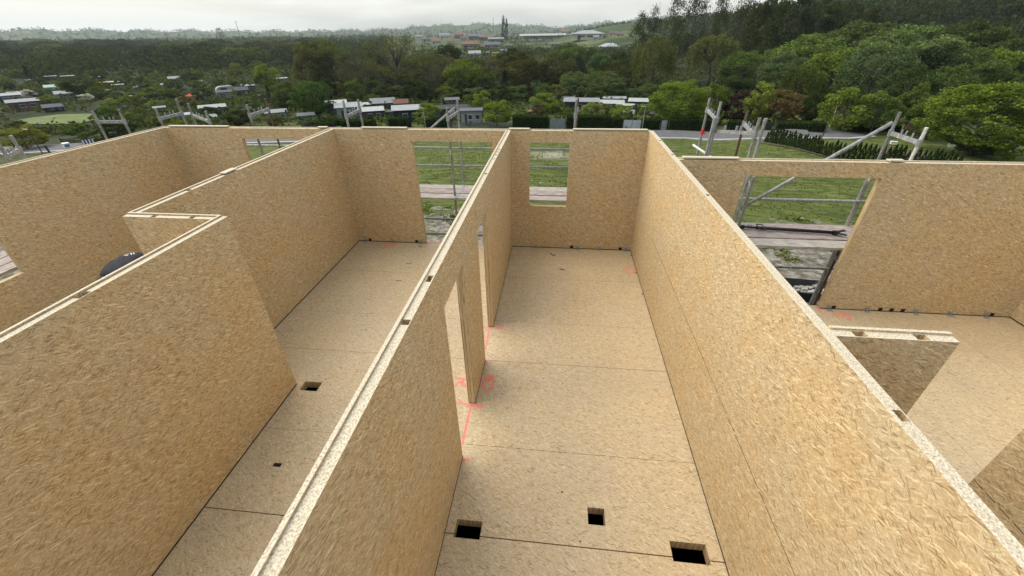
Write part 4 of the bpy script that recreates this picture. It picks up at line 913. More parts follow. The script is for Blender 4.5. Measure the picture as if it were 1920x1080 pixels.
# ------------------------------------------------------------------ hedges, gates and fences along the far side of the road
HEDGE = plain('hedge_core', (.012, .020, .008), .95, 0, .4, 3)
def face_box(px0, px1, ytop, ybase, depth=1.4):
    """two foot points along the road and the height"""
    a, h, _ = spot(px0, ytop, ybase, 1); c, h2, _ = spot(px1, ytop, ybase, 1); return np.array(a), np.array(c), (h+h2)/2
def hedge(px0, px1, yt, yb, label, depth=1.6, col=(.032, .058, .018), top=(.06, .09, .025)):
    a, c, h = face_box(px0, px1, yt, yb); d = c-a; l = math.hypot(d[0], d[1]); u = d/l; n = np.array([-u[1], u[0], 0]); mid = (a+c)/2; gz = min(ground(*a[:2]), ground(*c[:2]))
    e = empty('hedge', (mid[0], mid[1], gz), label=label, cat='hedge', group='clipped hedges along the road')
    q = np.random.RandomState(int(px0)); m = int(min(9000, 260*l*(h+depth))); P_ = []
    for _ in range(m):
        s_ = q.uniform(-.5, .5)*l; r_ = q.uniform(0, 2*h+depth)
        if r_ < h: x_, z_ = 0, r_
        elif r_ < h+depth: x_, z_ = r_-h, h
        else: x_, z_ = depth, r_-h-depth
        x_ += q.normal()*.04; z_ += q.normal()*.035
        P_.append(u*s_+n*x_+np.array([0, 0, z_]))
    lm = leaf_mesh('foliage', P_, .13, 5, .1, 1.3); o = bpy.data.objects.new('foliage', lm); COL.objects.link(o); o.parent = e; o.color = (*col, 1)
    b = MB(); k1, k2 = -u*l/2, u*l/2; A = [k1+n*.05, k2+n*.05, k2+n*(depth-.05), k1+n*(depth-.05)]
    for z0, z1 in ((0, h-.05),):
        v = [tuple(p_+np.array([0, 0, z0])) for p_ in A]+[tuple(p_+np.array([0, 0, z1])) for p_ in A]
        for f in ((4, 5, 6, 7), (0, 1, 5, 4), (1, 2, 6, 5), (2, 3, 7, 6), (3, 0, 4, 7)): b.quad(*[v[i] for i in f])
    b.build('twig_core', HEDGE, e); return e
for px0, px1, yt, yb, lb in ((569, 622, 232, 242, 'low front hedge left of the far middle wall'), (572, 640, 226, 236, 'second hedge tier behind the low front hedge'), (640, 700, 227, 242, 'dark hedge above the left end of the balcony room wall'),
    (728, 764, 223, 242, 'short clipped hedge block with bright top'), (795, 840, 224, 242, 'hedge block beside the lamp post and brace'), (961, 1029, 219, 243, 'tall dark hedge left of the grey double gate'),
    (1062, 1143, 219, 243, 'long tall hedge right of the grey double gate'), (1146, 1167, 223, 243, 'narrow hedge left of the two white gates'), (1204, 1237, 225, 245, 'hedge between the white gates and the narrow white gate'),
    (1254, 1341, 225, 248, 'long hedge right of the narrow white gate'), (1362, 1402, 227, 250, 'hedge behind the double scaffold frame'), (1455, 1548, 229, 251, 'long hedge above the start of the thuja row'), (1600, 1690, 236, 248, 'low dark hedge below the right wooded slope')):
    hedge(px0, px1, yt, yb, lb)
GREYG = plain('grey_metal_gate', (.22, .25, .29), .5, .2, .15, 2); WGATE = plain('pale_metal_gate', (.42, .46, .52), .5, .1, .12, 2); DARKM = plain('dark_metal', (.03, .03, .035), .5, .2)
def gate(px0, px1, yt, yb, mat, label, leaves=2):
    a, c, h = face_box(px0, px1, yt, yb); d = c-a; l = math.hypot(d[0], d[1]); u = d/l; mid = (a+c)/2; gz = min(ground(*a[:2]), ground(*c[:2])); ang = math.atan2(u[1], u[0])
    e = empty('metal_gate', (mid[0], mid[1], gz), ang, label, 'gate'); wl = l/leaves
    for k in range(leaves):
        x0 = -l/2+k*wl+.03; x1 = x0+wl-.06; b = MB(); b.box(x0+.04, x1-.04, -.015, .015, .12, h-.04); b.build('leaf_panel', mat, e)
        b = MB()
        for bx in ((x0, x0+.045), (x1-.045, x1)): b.box(*bx, -.022, .022, .06, h)
        b.box(x0+.045, x1-.045, -.02, .02, h*.34, h*.34+.04); b.box(x0+.045, x1-.045, -.022, .022, h-.04, h); b.build('leaf_frame', DARKM if leaves == 1 else mat, e)
    for s_ in (-1, 1): b = MB(); b.box(s_*l/2-.05, s_*l/2+.05, -.05, .05, -.1, h+.12); b.build('gate_post', DARKM, e)
    return e
gate(1030, 1060, 223, 243, GREYG, 'grey double gate between the two tall hedges')
gate(1168, 1202, 225, 243, WGATE, 'pair of pale gates right of the narrow hedge')
gate(1239, 1251, 225, 246, WGATE, 'narrow white gate with a dark frame above the bright partition corner', 1)
gate(1256-22+200, 1447, 232, 246, DARKM, 'dark low gate behind the double scaffold frame', 1)
def fence(px0, px1, yt, yb, label, mat):
    a, c, h = face_box(px0, px1, yt, yb); d = c-a; l = math.hypot(d[0], d[1]); u = d/l; mid = (a+c)/2; gz = min(ground(*a[:2]), ground(*c[:2])); e = empty('fence', (mid[0], mid[1], gz), math.atan2(u[1], u[0]), label, 'fence')
    n = int(l/.16); b = MB()
    for k in range(n): x = -l/2+l*(k+.5)/n; b.box(x-.035, x+.035, -.012, .012, .08, h*(.93+.07*math.sin(k*1.3)))
    b.build('pickets', mat, e); b = MB(); b.box(-l/2, l/2, .014, .05, h*.3, h*.3+.06); b.box(-l/2, l/2, .014, .05, h*.78, h*.78+.06); b.build('rails', mat, e)
    for k in range(max(2, int(l/2.4))+1):
        x = -l/2+l*k/max(2, int(l/2.4)); b = MB(); b.box(x-.04, x+.04, .052, .12, -.05, h+.05); b.build('fence_post', mat, e)
GREYW = plain('grey_old_wood', (.12, .13, .14), .9, 0, .35, 6)
fence(842, 958, 228, 243, 'grey picket fence between two hedges beyond the far wall', GREYW)
fence(262-150, 190, 259, 268, 'low wire and post fence along the left road', DARKM)

# ------------------------------------------------------------------ allotment sheds
def colm(name, c, var=.15, rough=.8): 
    return MATS[name] if name in MATS else plain(name, c, rough, 0, var, 1.2)
CW = dict(white=(.37, .39, .39), pale=(.30, .32, .33), grey=(.22, .235, .25), dark=(.05, .052, .055), brown=(.15, .09, .06), black=(.018, .018, .02), tan=(.36, .30, .22), green=(.08, .13, .09), blue=(.18, .26, .33), red=(.55, .04, .05), brick=(.25, .11, .07), yellow=(.55, .42, .12), cream=(.55, .50, .40), slate=(.10, .11, .13), terra=(.20, .09, .06), mint=(.45, .56, .50))
def house_mesh(e, w, d, h, wc, rc, style, win=2, pre=''):
    """walls, roof, door and windows round the origin of e, front towards -y"""
    wm, rm = colm('wall_'+wc, CW[wc]), colm('roof_'+rc, CW[rc]); b = MB(); hw = h*(.62 if style in ('gable', 'hip') else .84); x, y = w/2, d/2
    b.box(-x, x, -y, y, -.6, hw)
    if style == 'gable': b.poly([(-x, -y, hw), (-x, y, hw), (-x, 0, h*.98)]); b.poly([(x, y, hw), (x, -y, hw), (x, 0, h*.98)])
    b.build('wall', wm, e); b = MB(); o_ = .06*w; t_ = max(.05, h*.03)
    if style == 'flat': b.box(-x-o_, x+o_, -y-o_*2, y+o_, hw+.003, hw+t_*1.6)
    elif style == 'mono':
        for z0 in (hw+.004, hw+t_+.004): pass
        b.v += [(-x-o_, -y-o_, hw+.01), (x+o_, -y-o_, hw+.01), (x+o_, y+o_, h), (-x-o_, y+o_, h), (-x-o_, -y-o_, hw+.01+t_), (x+o_, -y-o_, hw+.01+t_), (x+o_, y+o_, h+t_), (-x-o_, y+o_, h+t_)]
        b.f += [(0,3,2,1),(4,5,6,7),(0,1,5,4),(1,2,6,5),(2,3,7,6),(3,0,4,7)]; b.m += [0]*6
    elif style in ('gable', 'hip'):
        k = x+o_ if style == 'gable' else x*.35
        for s_ in (-1, 1):
            i = len(b.v); b.v += [(-x-o_, s_*(y+o_), hw-.02), (x+o_, s_*(y+o_), hw-.02), (k, 0, h), (-k, 0, h), (-x-o_, s_*(y+o_), hw-.02+t_), (x+o_, s_*(y+o_), hw-.02+t_), (k, 0, h+t_), (-k, 0, h+t_)]
            b.f += [tuple(i+j for j in f) for f in ((0,3,2,1),(4,5,6,7),(0,1,5,4),(1,2,6,5),(2,3,7,6),(3,0,4,7))]; b.m += [0]*6
        if style == 'hip':
            for s_ in (-1, 1): b.poly([(s_*(x+o_), -y-o_, hw), (s_*(x+o_), y+o_, hw), (s_*k, 0, h+t_)])
    b.build('roof', rm, e)
    dm, gm_ = colm('door_dark', (.06, .05, .045)), colm('window_glass', (.05, .065, .08), .1, .15)
    b = MB(); b.box(-x*.55-.1*w*.5, -x*.55+.1*w*.5+.0, -y-.03, -y-.002, 0, hw*.78); b.build('door', dm, e)
    for k in range(win):
        cx = -x+w*(k+1.25)/(win+.9); b = MB(); ww_ = w*.09; b.box(cx-ww_-.04, cx+ww_+.04, -y-.028, -y-.002, hw*.38, hw*.76); o = b.build('window', colm('frame_white', (.6, .6, .58)), e)
        b = MB(); b.box(cx-ww_, cx+ww_, -y-.036, -y-.029, hw*.42, hw*.72); b.build('pane', gm_, o)
def shed(px, yt, yb, w, wc, rc, style, label, name='garden_shed', cat='shed', rz=0., d=.7, win=2, group='garden sheds', minr=9.):
    loc, h, wm = spot(px, yt, yb, w, minr); wm *= .97 if px > 600 or minr > 100 else .78
    e = empty(name, loc, -math.atan2(loc[0], loc[1])+rz, label, cat, group); house_mesh(e, wm, max(wm*d, .6), h, wc, rc, style, win); return e
for a in ((15, 176, 192, 46, 'grey', 'pale', 'mono', 'grey flat shed at the left edge with a pale roof'), (46, 187, 206, 52, 'brown', 'grey', 'mono', 'brown hut with a grey sloping roof near the small meadow'),
    (100, 195, 209, 34, 'black', 'slate', 'gable', 'low black shed with dark gable roof beside the small meadow'), (28, 171, 180, 24, 'pale', 'pale', 'flat', 'pale small shed above the grey flat one'),
    (96, 142, 150, 20, 'dark', 'pale', 'mono', 'far dark shed with a pale roof'), (128, 141, 149, 24, 'slate', 'white', 'flat', 'far shed with a long white roof'), (57, 149, 155, 14, 'pale', 'white', 'mono', 'tiny white roofed shed in the far left gardens'),
    (97, 159, 170, 24, 'mint', 'mint', 'gable', 'mint coloured small greenhouse'), (122, 170, 183, 34, 'pale', 'white', 'gable', 'pale greenhouse with a white roof'), (222, 157, 166, 22, 'grey', 'white', 'flat', 'white roofed shed in the left gardens'),
    (212, 152, 159, 46, 'dark', 'tan', 'flat', 'long low shed with a tan roof edge'), (310, 157, 164, 16, 'white', 'white', 'mono', 'little white shed left of the bright tree'), (329, 143, 154, 26, 'blue', 'pale', 'gable', 'blue grey striped shed'),
    (460, 158, 166, 16, 'grey', 'white', 'flat', 'small white shed left of the yellow green tree'), (530, 145, 153, 26, 'pale', 'white', 'flat', 'white shed far behind the yellow green tree'), (454, 163, 178, 26, 'dark', 'slate', 'gable', 'charcoal shed right of the caravan'),
    (470, 158, 172, 20, 'dark', 'pale', 'flat', 'dark shed with a pale lid roof'), (422, 170, 184, 28, 'grey', 'dark', 'mono', 'grey shed below the caravan'), (382, 181, 192, 18, 'white', 'dark', 'flat', 'white walled shed right of the red canopy'),
    (400, 198, 214, 52, 'slate', 'pale', 'mono', 'long grey shed with a pale roof'), (346, 213, 226, 30, 'pale', 'white', 'mono', 'shed under a white panel roof'), (400, 214, 226, 26, 'white', 'white', 'hip', 'white domed plastic greenhouse'),
    (519, 207, 224, 44, 'grey', 'grey', 'mono', 'grey hut left of the full dark tree'), (575, 213, 229, 36, 'dark', 'slate', 'mono', 'dark hut at the left end of the low hedge'), (632, 190, 214, 36, 'dark', 'white', 'mono', 'hut with a white awning at the scaffold'),
    (655, 195, 222, 46, 'grey', 'pale', 'mono', 'shed with a large pale sloping roof'), (697, 203, 224, 44, 'dark', 'white', 'mono', 'dark shed with a white corrugated roof'), (718, 184, 204, 42, 'dark', 'grey', 'gable', 'shed with a grey gable roof at the wood edge'),
    (752, 186, 204, 26, 'brown', 'terra', 'gable', 'shed with a dull red gable roof'), (763, 200, 226, 50, 'black', 'pale', 'mono', 'black shed with a pale ribbed roof'), (695, 193, 206, 26, 'dark', 'white', 'mono', 'small shed with a white roof at the wood edge'),
    (848, 184, 200, 26, 'dark', 'slate', 'mono', 'small dark shed left of the bright garden trees'), (845, 197, 222, 62, 'slate', 'black', 'flat', 'wide shed with a black flat roof'), (884, 201, 232, 40, 'pale', 'slate', 'flat', 'white walled shed with a round window'),
    (1000, 206, 222, 18, 'brick', 'terra', 'flat', 'small brick red hut in front of the garden trees'), (1056, 180, 190, 42, 'dark', 'pale', 'flat', 'flat shed with a pale roof line at the hollow'), (1090, 184, 206, 62, 'slate', 'grey', 'flat', 'long lattice sided shed with a grey roof'),
    (1152, 181, 192, 40, 'grey', 'pale', 'flat', 'pale roofed shed below the grey green willow'), (1146, 190, 204, 44, 'pale', 'white', 'mono', 'shed with a broad white roof'), (1196, 186, 206, 34, 'dark', 'white', 'mono', 'shed with a white sloping roof beside the bright green tree'),
    (1172, 194, 210, 30, 'tan', 'white', 'flat', 'tan shed with a white lid roof'), (998+620, 205, 214, 12, 'white', 'white', 'flat', 'small white box hut on the right slope'), (1178, 206, 222, 20, 'green', 'pale', 'gable', 'green garden hut behind the white gates')):
    shed(*a)
for k, (px, yb, w, wc, rc, st, lb) in enumerate(((70, 160, 16, 'brown', 'dark', 'gable', 'tiny brown hut above the mint greenhouse'), (180, 150, 16, 'dark', 'pale', 'mono', 'tiny dark hut left of the long tan roofed shed'), (262, 170, 20, 'slate', 'grey', 'mono', 'slate hut right of the white roofed shed'),
    (290, 182, 20, 'dark', 'dark', 'gable', 'dark hut amid trees left of the red canopy'), (250, 186, 18, 'brown', 'grey', 'mono', 'brown hut above the light bushy tree'), (372, 158, 16, 'dark', 'grey', 'mono', 'small dark hut right of the blue striped shed'),
    (300, 210, 24, 'dark', 'grey', 'mono', 'dark grey hut behind the far left corner frames'), (460, 212, 26, 'slate', 'dark', 'gable', 'slate gabled hut left of the grey hut'), (490, 186, 20, 'brown', 'dark', 'mono', 'brown hut below the yellow green tree'),
    (560, 196, 18, 'dark', 'pale', 'mono', 'dark hut at the foot of the mid green tree'), (196, 176, 18, 'tan', 'dark', 'mono', 'tan hut right of the white blossoming tree'), (345, 168, 14, 'white', 'dark', 'gable', 'tiny white hut above the red canopy'),
    (735, 218, 26, 'slate', 'dark', 'mono', 'slate hut between the white roofs and the ribbed one'), (672, 214, 24, 'brown', 'dark', 'mono', 'brown hut in front of the white corrugated roof'), (1120, 200, 20, 'dark', 'slate', 'mono', 'dark hut left of the broad white roof'), (1228, 218, 18, 'dark', 'dark', 'gable', 'dark hut under the bright green tree'))):
    shed(px, yb-w*.42, yb, w, wc, rc, st, lb)
# round window on the white walled shed
loc, h, wm = spot(890, 205, 232, 10)
# caravan
loc, h, wm = spot(423, 161, 175, 32); e = empty('caravan', loc, -math.atan2(loc[0], loc[1])+.15, 'white rounded caravan among the left gardens', 'caravan'); b = MB(); n = 14; pr = []
for k in range(n+1):
    a_ = PI*k/n; pr.append((-wm/2*math.copysign(abs(math.cos(a_))**.55, math.cos(a_)), .35+(h-.35)*math.sin(a_)**.6))
y_ = 1.1
for k in range(n): b.quad((pr[k][0], -y_, pr[k][1]), (pr[k+1][0], -y_, pr[k+1][1]), (pr[k+1][0], y_, pr[k+1][1]), (pr[k][0], y_, pr[k][1]))
for s_ in (-1, 1): b.poly([(p_[0], s_*y_, p_[1]) for p_ in pr])
b.build('body', colm('wall_white', CW['white']), e); b = MB(); b.box(-wm*.28, wm*.05, -y_-.03, -y_-.003, h*.5, h*.78); b.build('window', colm('window_glass', CW['dark']), e)
for s_ in (-1, 1): b = MB(); b.tube((.1, s_*y_, .3), (.1, s_*(y_-.18), .3), .3, 12); b.build('wheel', BLACKP, e)
# red canopy
loc, h, wm = spot(359, 175, 190, 17); e = empty('garden_canopy', loc, .3, 'small red canopy tent in the left gardens', 'canopy'); b = MB(); w_ = wm/2
for k in range(4):
    a0, a1 = PI/4+PI/2*k, PI/4+PI/2*(k+1); p_, q_ = (w_*1.4*math.cos(a0), w_*1.4*math.sin(a0)), (w_*1.4*math.cos(a1), w_*1.4*math.sin(a1)); b.poly([(*p_, h*.7), (*q_, h*.7), (0, 0, h)]); b.quad((*p_, h*.7), (*q_, h*.7), (*q_, h*.6), (*p_, h*.6))
b.build('canopy_cloth', colm('red_cloth', CW['red']), e)
for k in range(4): a0 = PI/4+PI/2*k; b = MB(); b.tube((w_*1.3*math.cos(a0), w_*1.3*math.sin(a0), -.2), (w_*1.3*math.cos(a0), w_*1.3*math.sin(a0), h*.68), .05, 6); b.build('leg', DARKM, e)

# meadow patches that are mown (real sheets on the ground)
def sheet(pts, mat, name, dz=.12, n=10, kind='structure'):
    P_ = [at(*p_) for p_ in pts]; b = MB(); c = sum(P_)/len(P_)
    for k in range(len(P_)):
        p_, q_ = P_[k], P_[(k+1) % len(P_)]
        for i in range(n):
            for j in range(n-i):
                def X(a_, d_): v = c+(p_-c)*(a_/n)+(q_-c)*(d_/n); return (v[0], v[1], ground(v[0], v[1])+dz)
                b.poly([X(i, j), X(i+1, j), X(i, j+1)])
                if i+j < n-1: b.poly([X(i+1, j), X(i+1, j+1), X(i, j+1)])
    o = b.build(name, mat, None, True); tag(o, kind=kind); return o
MEAD = plain('mown_meadow', (.115, .15, .03), .95, 0, .3, .25, (.075, .11, .025))
sheet([(22, 228), (60, 222), (110, 216), (172, 214), (176, 226), (150, 233), (100, 234), (40, 234)], MEAD, 'meadow')
DIRTM = plain('garden_soil', (.10, .085, .065), .95, 0, .4, .6)
sheet([(1630, 283), (1680, 281), (1740, 290), (1760, 300), (1700, 300), (1640, 296)], DIRTM, 'garden_plot', .06)
sheet([(1410, 262), (1440, 268), (1560, 297), (1600, 303), (1570, 303), (1430, 270)], DIRTM, 'soil_strip', .08)

# ------------------------------------------------------------------ undergrowth that nobody could count
q = np.random.RandomState(21); P_ = []; S_ = []
def under(x, y):
    r = math.hypot(x, y)
    if y < 66 and r < 200 and x < 46: return False
    px, py, dd = proj(x, y, ground(x, y))
    if not (-120 < px < 2050): return False
    if px > 1250 and py > 248: return False
    if 15 < px < 182 and 211 < py < 240: return False
    if px > 1580 and py > 236 : return False
    if px < 700 and py > 262: return False
    return True
n_ = 0; tries = 0; cl = []
while n_ < 5200 and tries < 40000:
    tries += 1; az = R(q.uniform(-56, 50)); r = 66*(560/66)**q.uniform(0, 1); x, y = r*math.sin(az), r*math.cos(az)
    if not under(x, y): continue
    if r < 130 and -38 < math.degrees(az) < 14 and q.uniform() < .35: continue
    gz = ground(x, y); s_ = (.35+r*.0035)*q.uniform(.6, 1.5); k_ = 12
    d_ = q.normal(size=(k_, 3)); d_[:, 2] = np.abs(d_[:, 2])*.8; P_.append(np.array([x, y, gz])+d_*s_*np.array([1.3, 1.3, .8])); S_ += [s_*.75]*k_; n_ += 1
c_ = np.concatenate(P_); lm = leaf_mesh('undergrowth', c_, np.array(S_), 4, .2, 1.2)
o = bpy.data.objects.new('undergrowth', lm); COL.objects.link(o); o.color = (.06, .08, .03, 1); tag(o, 'dark undergrowth and ground cover of the gardens and woods', 'undergrowth', kind='stuff')
# far woods and hedgerows on the plain and the hills
P_ = []; S_ = []; n_ = 0; tries = 0
import mathutils.noise as mn
while n_ < 9000 and tries < 120000:
    tries += 1; az = math.degrees(R(q.uniform(-58, 52))); r = 330*(5200/330)**q.uniform(0, 1); x, y = r*math.sin(R(az)), r*math.cos(R(az))
    px, py, dd = proj(x, y, ground(x, y)); f = mn.noise((x*.006, y*.006, 1.))+.5*mn.noise((x*.02, y*.02, 3.))
    hill = az > 12
    if r < 1700 and -21 < az < 9 and (f < .16 or 430 < r < 800 and q.uniform() < .7): continue
    if f < -.12 and not (hill and r < 620): continue
    if hill and r > 420 and f < .0 and py > 14: continue
    gz = ground(x, y); h = q.uniform(7, 13)*(1+r/6000)*(.6 if -21 < az < 9 else 1) if r < 2400 else q.uniform(10, 18); k_ = (90 if az > 8 else 40) if r < 800 else 24 if r < 1400 else 9
    d_ = q.normal(size=(k_, 3)); d_ /= np.linalg.norm(d_, axis=1)[:, None]; d_[:, 2] = np.abs(d_[:, 2]); rad = h*.55
    P_.append(np.array([x, y, gz+h*.12])+d_*rad*np.array([.85, .85, 1.5])*q.uniform(.6, 1., (k_, 1))); S_ += [rad*(.20 if r < 800 else .34 if r < 1400 else .55)]*k_; n_ += 1
c_ = np.concatenate(P_); lm = leaf_mesh('distant_woods', c_, np.array(S_), 8, .1, 1.2)
o = bpy.data.objects.new('distant_woods', lm); COL.objects.link(o); o.color = (.042, .058, .028, 1); tag(o, 'distant woods and hedgerows over the plain and the hills', 'woods', kind='stuff')
# fresh grass tufts of the building plot and the lawn
P_ = []; S_ = []; n_ = 0
G_ = []
while n_ < 16000:
    r = 11+q.uniform(0, 1)**1.3*46; az = R(q.uniform(-30, 36)); x, y = r*math.sin(az), r*math.cos(az)
    if y < 10.2 and x < 2.6 or y < 8.2: n_ += 1; continue
    f = mn.noise((x*.35, y*.35, 2.))+.6*mn.noise((x*1.1, y*1.1, 5.)); n_ += 1
    if y < 21 and f < .2: continue
    if f < -.25: continue
    gz = ground(x, y); k_ = 4; s_ = q.uniform(.05, .11) if y < 21 else q.uniform(.03, .055)
    P_.append(np.array([x, y, gz+s_*.3])+q.normal(size=(k_, 3))*s_*np.array([.8, .8, .25])); S_ += [s_]*k_
lm = leaf_mesh('grass', np.concatenate(P_), np.array(S_)*1.1, 9, -.6, 2.2, -1.2); o = bpy.data.objects.new('grass', lm); COL.objects.link(o); o.color = (.12, .15, .045, 1); tag(o, 'grass tufts of the lawn between the house and the road', 'grass', kind='stuff')

# ------------------------------------------------------------------ town on the plain
TG = 'houses of the town'
def house(px, yt, yb, w, wc, rc, style, label, d=.8, win=3, rz=0., name='house', cat='house'):
    return shed(px, yt, yb, w, wc, rc, style, label, name, cat, rz, d, win, TG, 250.)
for a in ((801, 71, 79, 20, 'white', 'white', 'flat', 'white flat roofed building left in the town'), (818, 73, 83, 18, 'cream', 'terra', 'gable', 'cream house with a reddish roof beside the white building'), (833, 62, 74, 18, 'cream', 'grey', 'gable', 'tall cream gabled house under the radio mast'),
    (861, 61, 72, 16, 'brown', 'terra', 'gable', 'brown house with a dull red roof'), (881, 77, 92, 32, 'tan', 'terra', 'hip', 'large red hipped roof house nearest the wood'), (893, 64, 74, 30, 'brown', 'slate', 'gable', 'house with a long slate roof in the town centre'),
    (923, 79, 91, 28, 'white', 'slate', 'gable', 'white house with a slate roof left of the black poplars'), (912, 66, 76, 26, 'brown', 'brown', 'gable', 'brown roofed terrace in the town centre'), (930, 70, 78, 28, 'tan', 'grey', 'gable', 'house with a grey roof in front of the poplars'),
    (890, 95, 108, 22, 'white', 'pale', 'gable', 'pale house with a steep white gable behind the wood'), (902, 84, 92, 14, 'cream', 'brown', 'gable', 'small cream house in the middle of the town'), (929, 97, 107, 12, 'yellow', 'yellow', 'flat', 'yellow container shaped building'),
    (953, 83, 92, 14, 'white', 'white', 'flat', 'white cube house right of the slate roof'), (968, 60, 66, 22, 'yellow', 'grey', 'flat', 'long yellowish building at the foot of the ridge'), (1040, 80, 88, 18, 'white', 'white', 'flat', 'white building with dark windows below the greenhouse'),
    (1059, 56, 64, 14, 'cream', 'terra', 'gable', 'house with a red roof on the ridge'), (1142, 81, 97, 38, 'white', 'white', 'hip', 'bright white house right of the willow'), (1150, 58, 68, 16, 'cream', 'brown', 'gable', 'brown gabled house beside the pale hall'),
    (1163, 60, 70, 14, 'yellow', 'slate', 'gable', 'yellow gabled house at the wooded ridge'), (690, 80, 86, 30, 'white', 'grey', 'flat', 'long white building left of the oak'), (570, 72, 84, 12, 'white', 'slate', 'gable', 'white gabled house on the left plain'),
    (573, 68, 74, 34, 'white', 'slate', 'flat', 'long white block far on the left plain'), (785, 66, 72, 12, 'white', 'grey', 'gable', 'small white house at the left end of the town'), (848, 74, 80, 12, 'cream', 'terra', 'gable', 'small house with a red roof behind the wood'),
    (870, 68, 76, 12, 'white', 'brown', 'gable', 'small white house with a brown roof'), (945, 92, 100, 14, 'white', 'grey', 'gable', 'small white house below the poplars'), (912, 96, 104, 12, 'grey', 'slate', 'gable', 'small grey house at the wood edge'),
    (1118, 66, 76, 10, 'white', 'grey', 'gable', 'small white house in front of the pale hall'), (1102, 57, 74, 58, 'cream', 'pale', 'hip', 'pale hall with a wide hipped roof')):
    house(*a)
o = house(1032, 63, 72, 106, 'white', 'white', 'gable', 'very long white greenhouse on the plain', d=.16, win=12, name='greenhouse', cat='greenhouse')
def mast(px, yt, yb, r, label, name, cat, lean=None, mat=DARKM, minr=300):
    loc, h, wm = spot(px, yt, yb, 2, minr); e = empty(name, loc, 0, label, cat); b = MB(); b.tube((0, 0, -2), (0, 0, h), r, 8, r*.35); b.build('shaft', mat, e); b = MB(); b.tube((0, 0, h*.9), (0, 0, h*.93), r*1.6, 8); b.build('collar', mat, e)
mast(829, 35, 62, .7, 'thin radio mast above the town', 'radio_mast', 'mast'); mast(925, 33, 60, 1.9, 'brown factory chimney left of the black poplars', 'factory_chimney', 'chimney', mat=colm('chimney_brick', (.10, .055, .04)))
mast(446, 39, 70, 1.9, 'tall slim tower on the left skyline', 'transmitter_tower', 'tower'); mast(146, 56, 68, .5, 'faint mast on the left horizon', 'radio_mast', 'mast')

# ------------------------------------------------------------------ street things
def lamp(px, yt, yb, label, mat, head=True, r=.05):
    loc, h, _ = spot(px, yt, yb, 1); e = empty('street_lamp' if head else 'pole', loc, 0, label, 'street lamp' if head else 'pole'); b = MB(); b.tube((0, 0, -.2), (0, 0, h), r*1.3, 8, r*.8); b.build('post', mat, e)
    if head: b = MB(); b.bar((-.05, 0, h+.03), (-.55, -.1, h+.06), .16, .07); b.build('lamp_head', colm('lamp_glass', (.6, .58, .5)), e)
lamp(66, 243, 288, 'dark leaning looking street lamp beside the left road', DARKM); lamp(32, 252, 288, 'thin grey post left of the dark street lamp', GALV, False, .035)
lamp(796, 203, 243, 'white street lamp in front of the hedge left of the brace', GALV); lamp(1207, 200, 245, 'pale lamp post right of the two white gates', GALV, True); lamp(1562, 201, 238, 'white pole in front of the light green tree', WHITE, False, .06)
lamp(828, 181, 212, 'thin pole behind the black flat roofed shed', GALV, False, .04)
b = MB(); loc = at(1538, 262); zt = loc[2]; b.tube((loc[0], loc[1], zt-.1), (loc[0]+.25, loc[1], zt+1.5), .06, 8); tag(b.build('marker_post', DARKM), 'short leaning dark post at the road end', 'post')
loc = at(95, 288); b = MB(); b.tube((loc[0], loc[1], loc[2]-.1), (loc[0]-.2, loc[1], loc[2]+1.0), .12, 8); tag(b.build('bollard', DARKM), 'short dark bollard right of the left street lamp', 'bollard')
# cabinet on the left road
loc, h, wm = spot(125, 268, 279, 10); e = empty('utility_cabinet', loc, -math.atan2(loc[0], loc[1])+R(8), 'small white cabinet with a blue grey front panel beside the left road', 'cabinet'); w_ = wm*.42
b = MB(); b.box(-w_, w_, -.4, .4, .12, h*.94); b.build('cabinet_body', WHITE, e); b = MB(); b.box(-w_-.05, w_+.05, -.46, .46, h*.94+.002, h); b.build('cabinet_roof', WHITE, e)
b = MB(); b.box(-w_*.8, w_*.8, -.43, -.402, h*.38, h*.8); b.build('front_panel', colm('panel_blue', (.12, .18, .28)), e); b = MB(); b.box(-w_*.9, w_*.9, -.36, .36, -.1, .118); b.build('plinth', DARKM, e)
# striped windbreak by the left hedge
loc, h, wm = spot(166, 262, 273, 16); e = empty('windbreak', loc, -math.atan2(loc[0], loc[1]), 'white and blue striped cloth windbreak beside the left road', 'windbreak')
for k in range(7): b = MB(); x0 = -wm/2+wm*k/7; b.box(x0+.004, x0+wm/7-.004, -.015+.01*(k % 2), .015+.01*(k % 2), .1, h); b.build('cloth_stripe', colm('stripe_blue', (.03, .05, .16)) if k % 2 else WHITE, e)
for k in (0, 1): b = MB(); x0 = (-1, 1)[k]*wm/2; b.tube((x0, .05, -.1), (x0, .05, h+.15), .03, 6); b.build('windbreak_pole', GREYW, e)
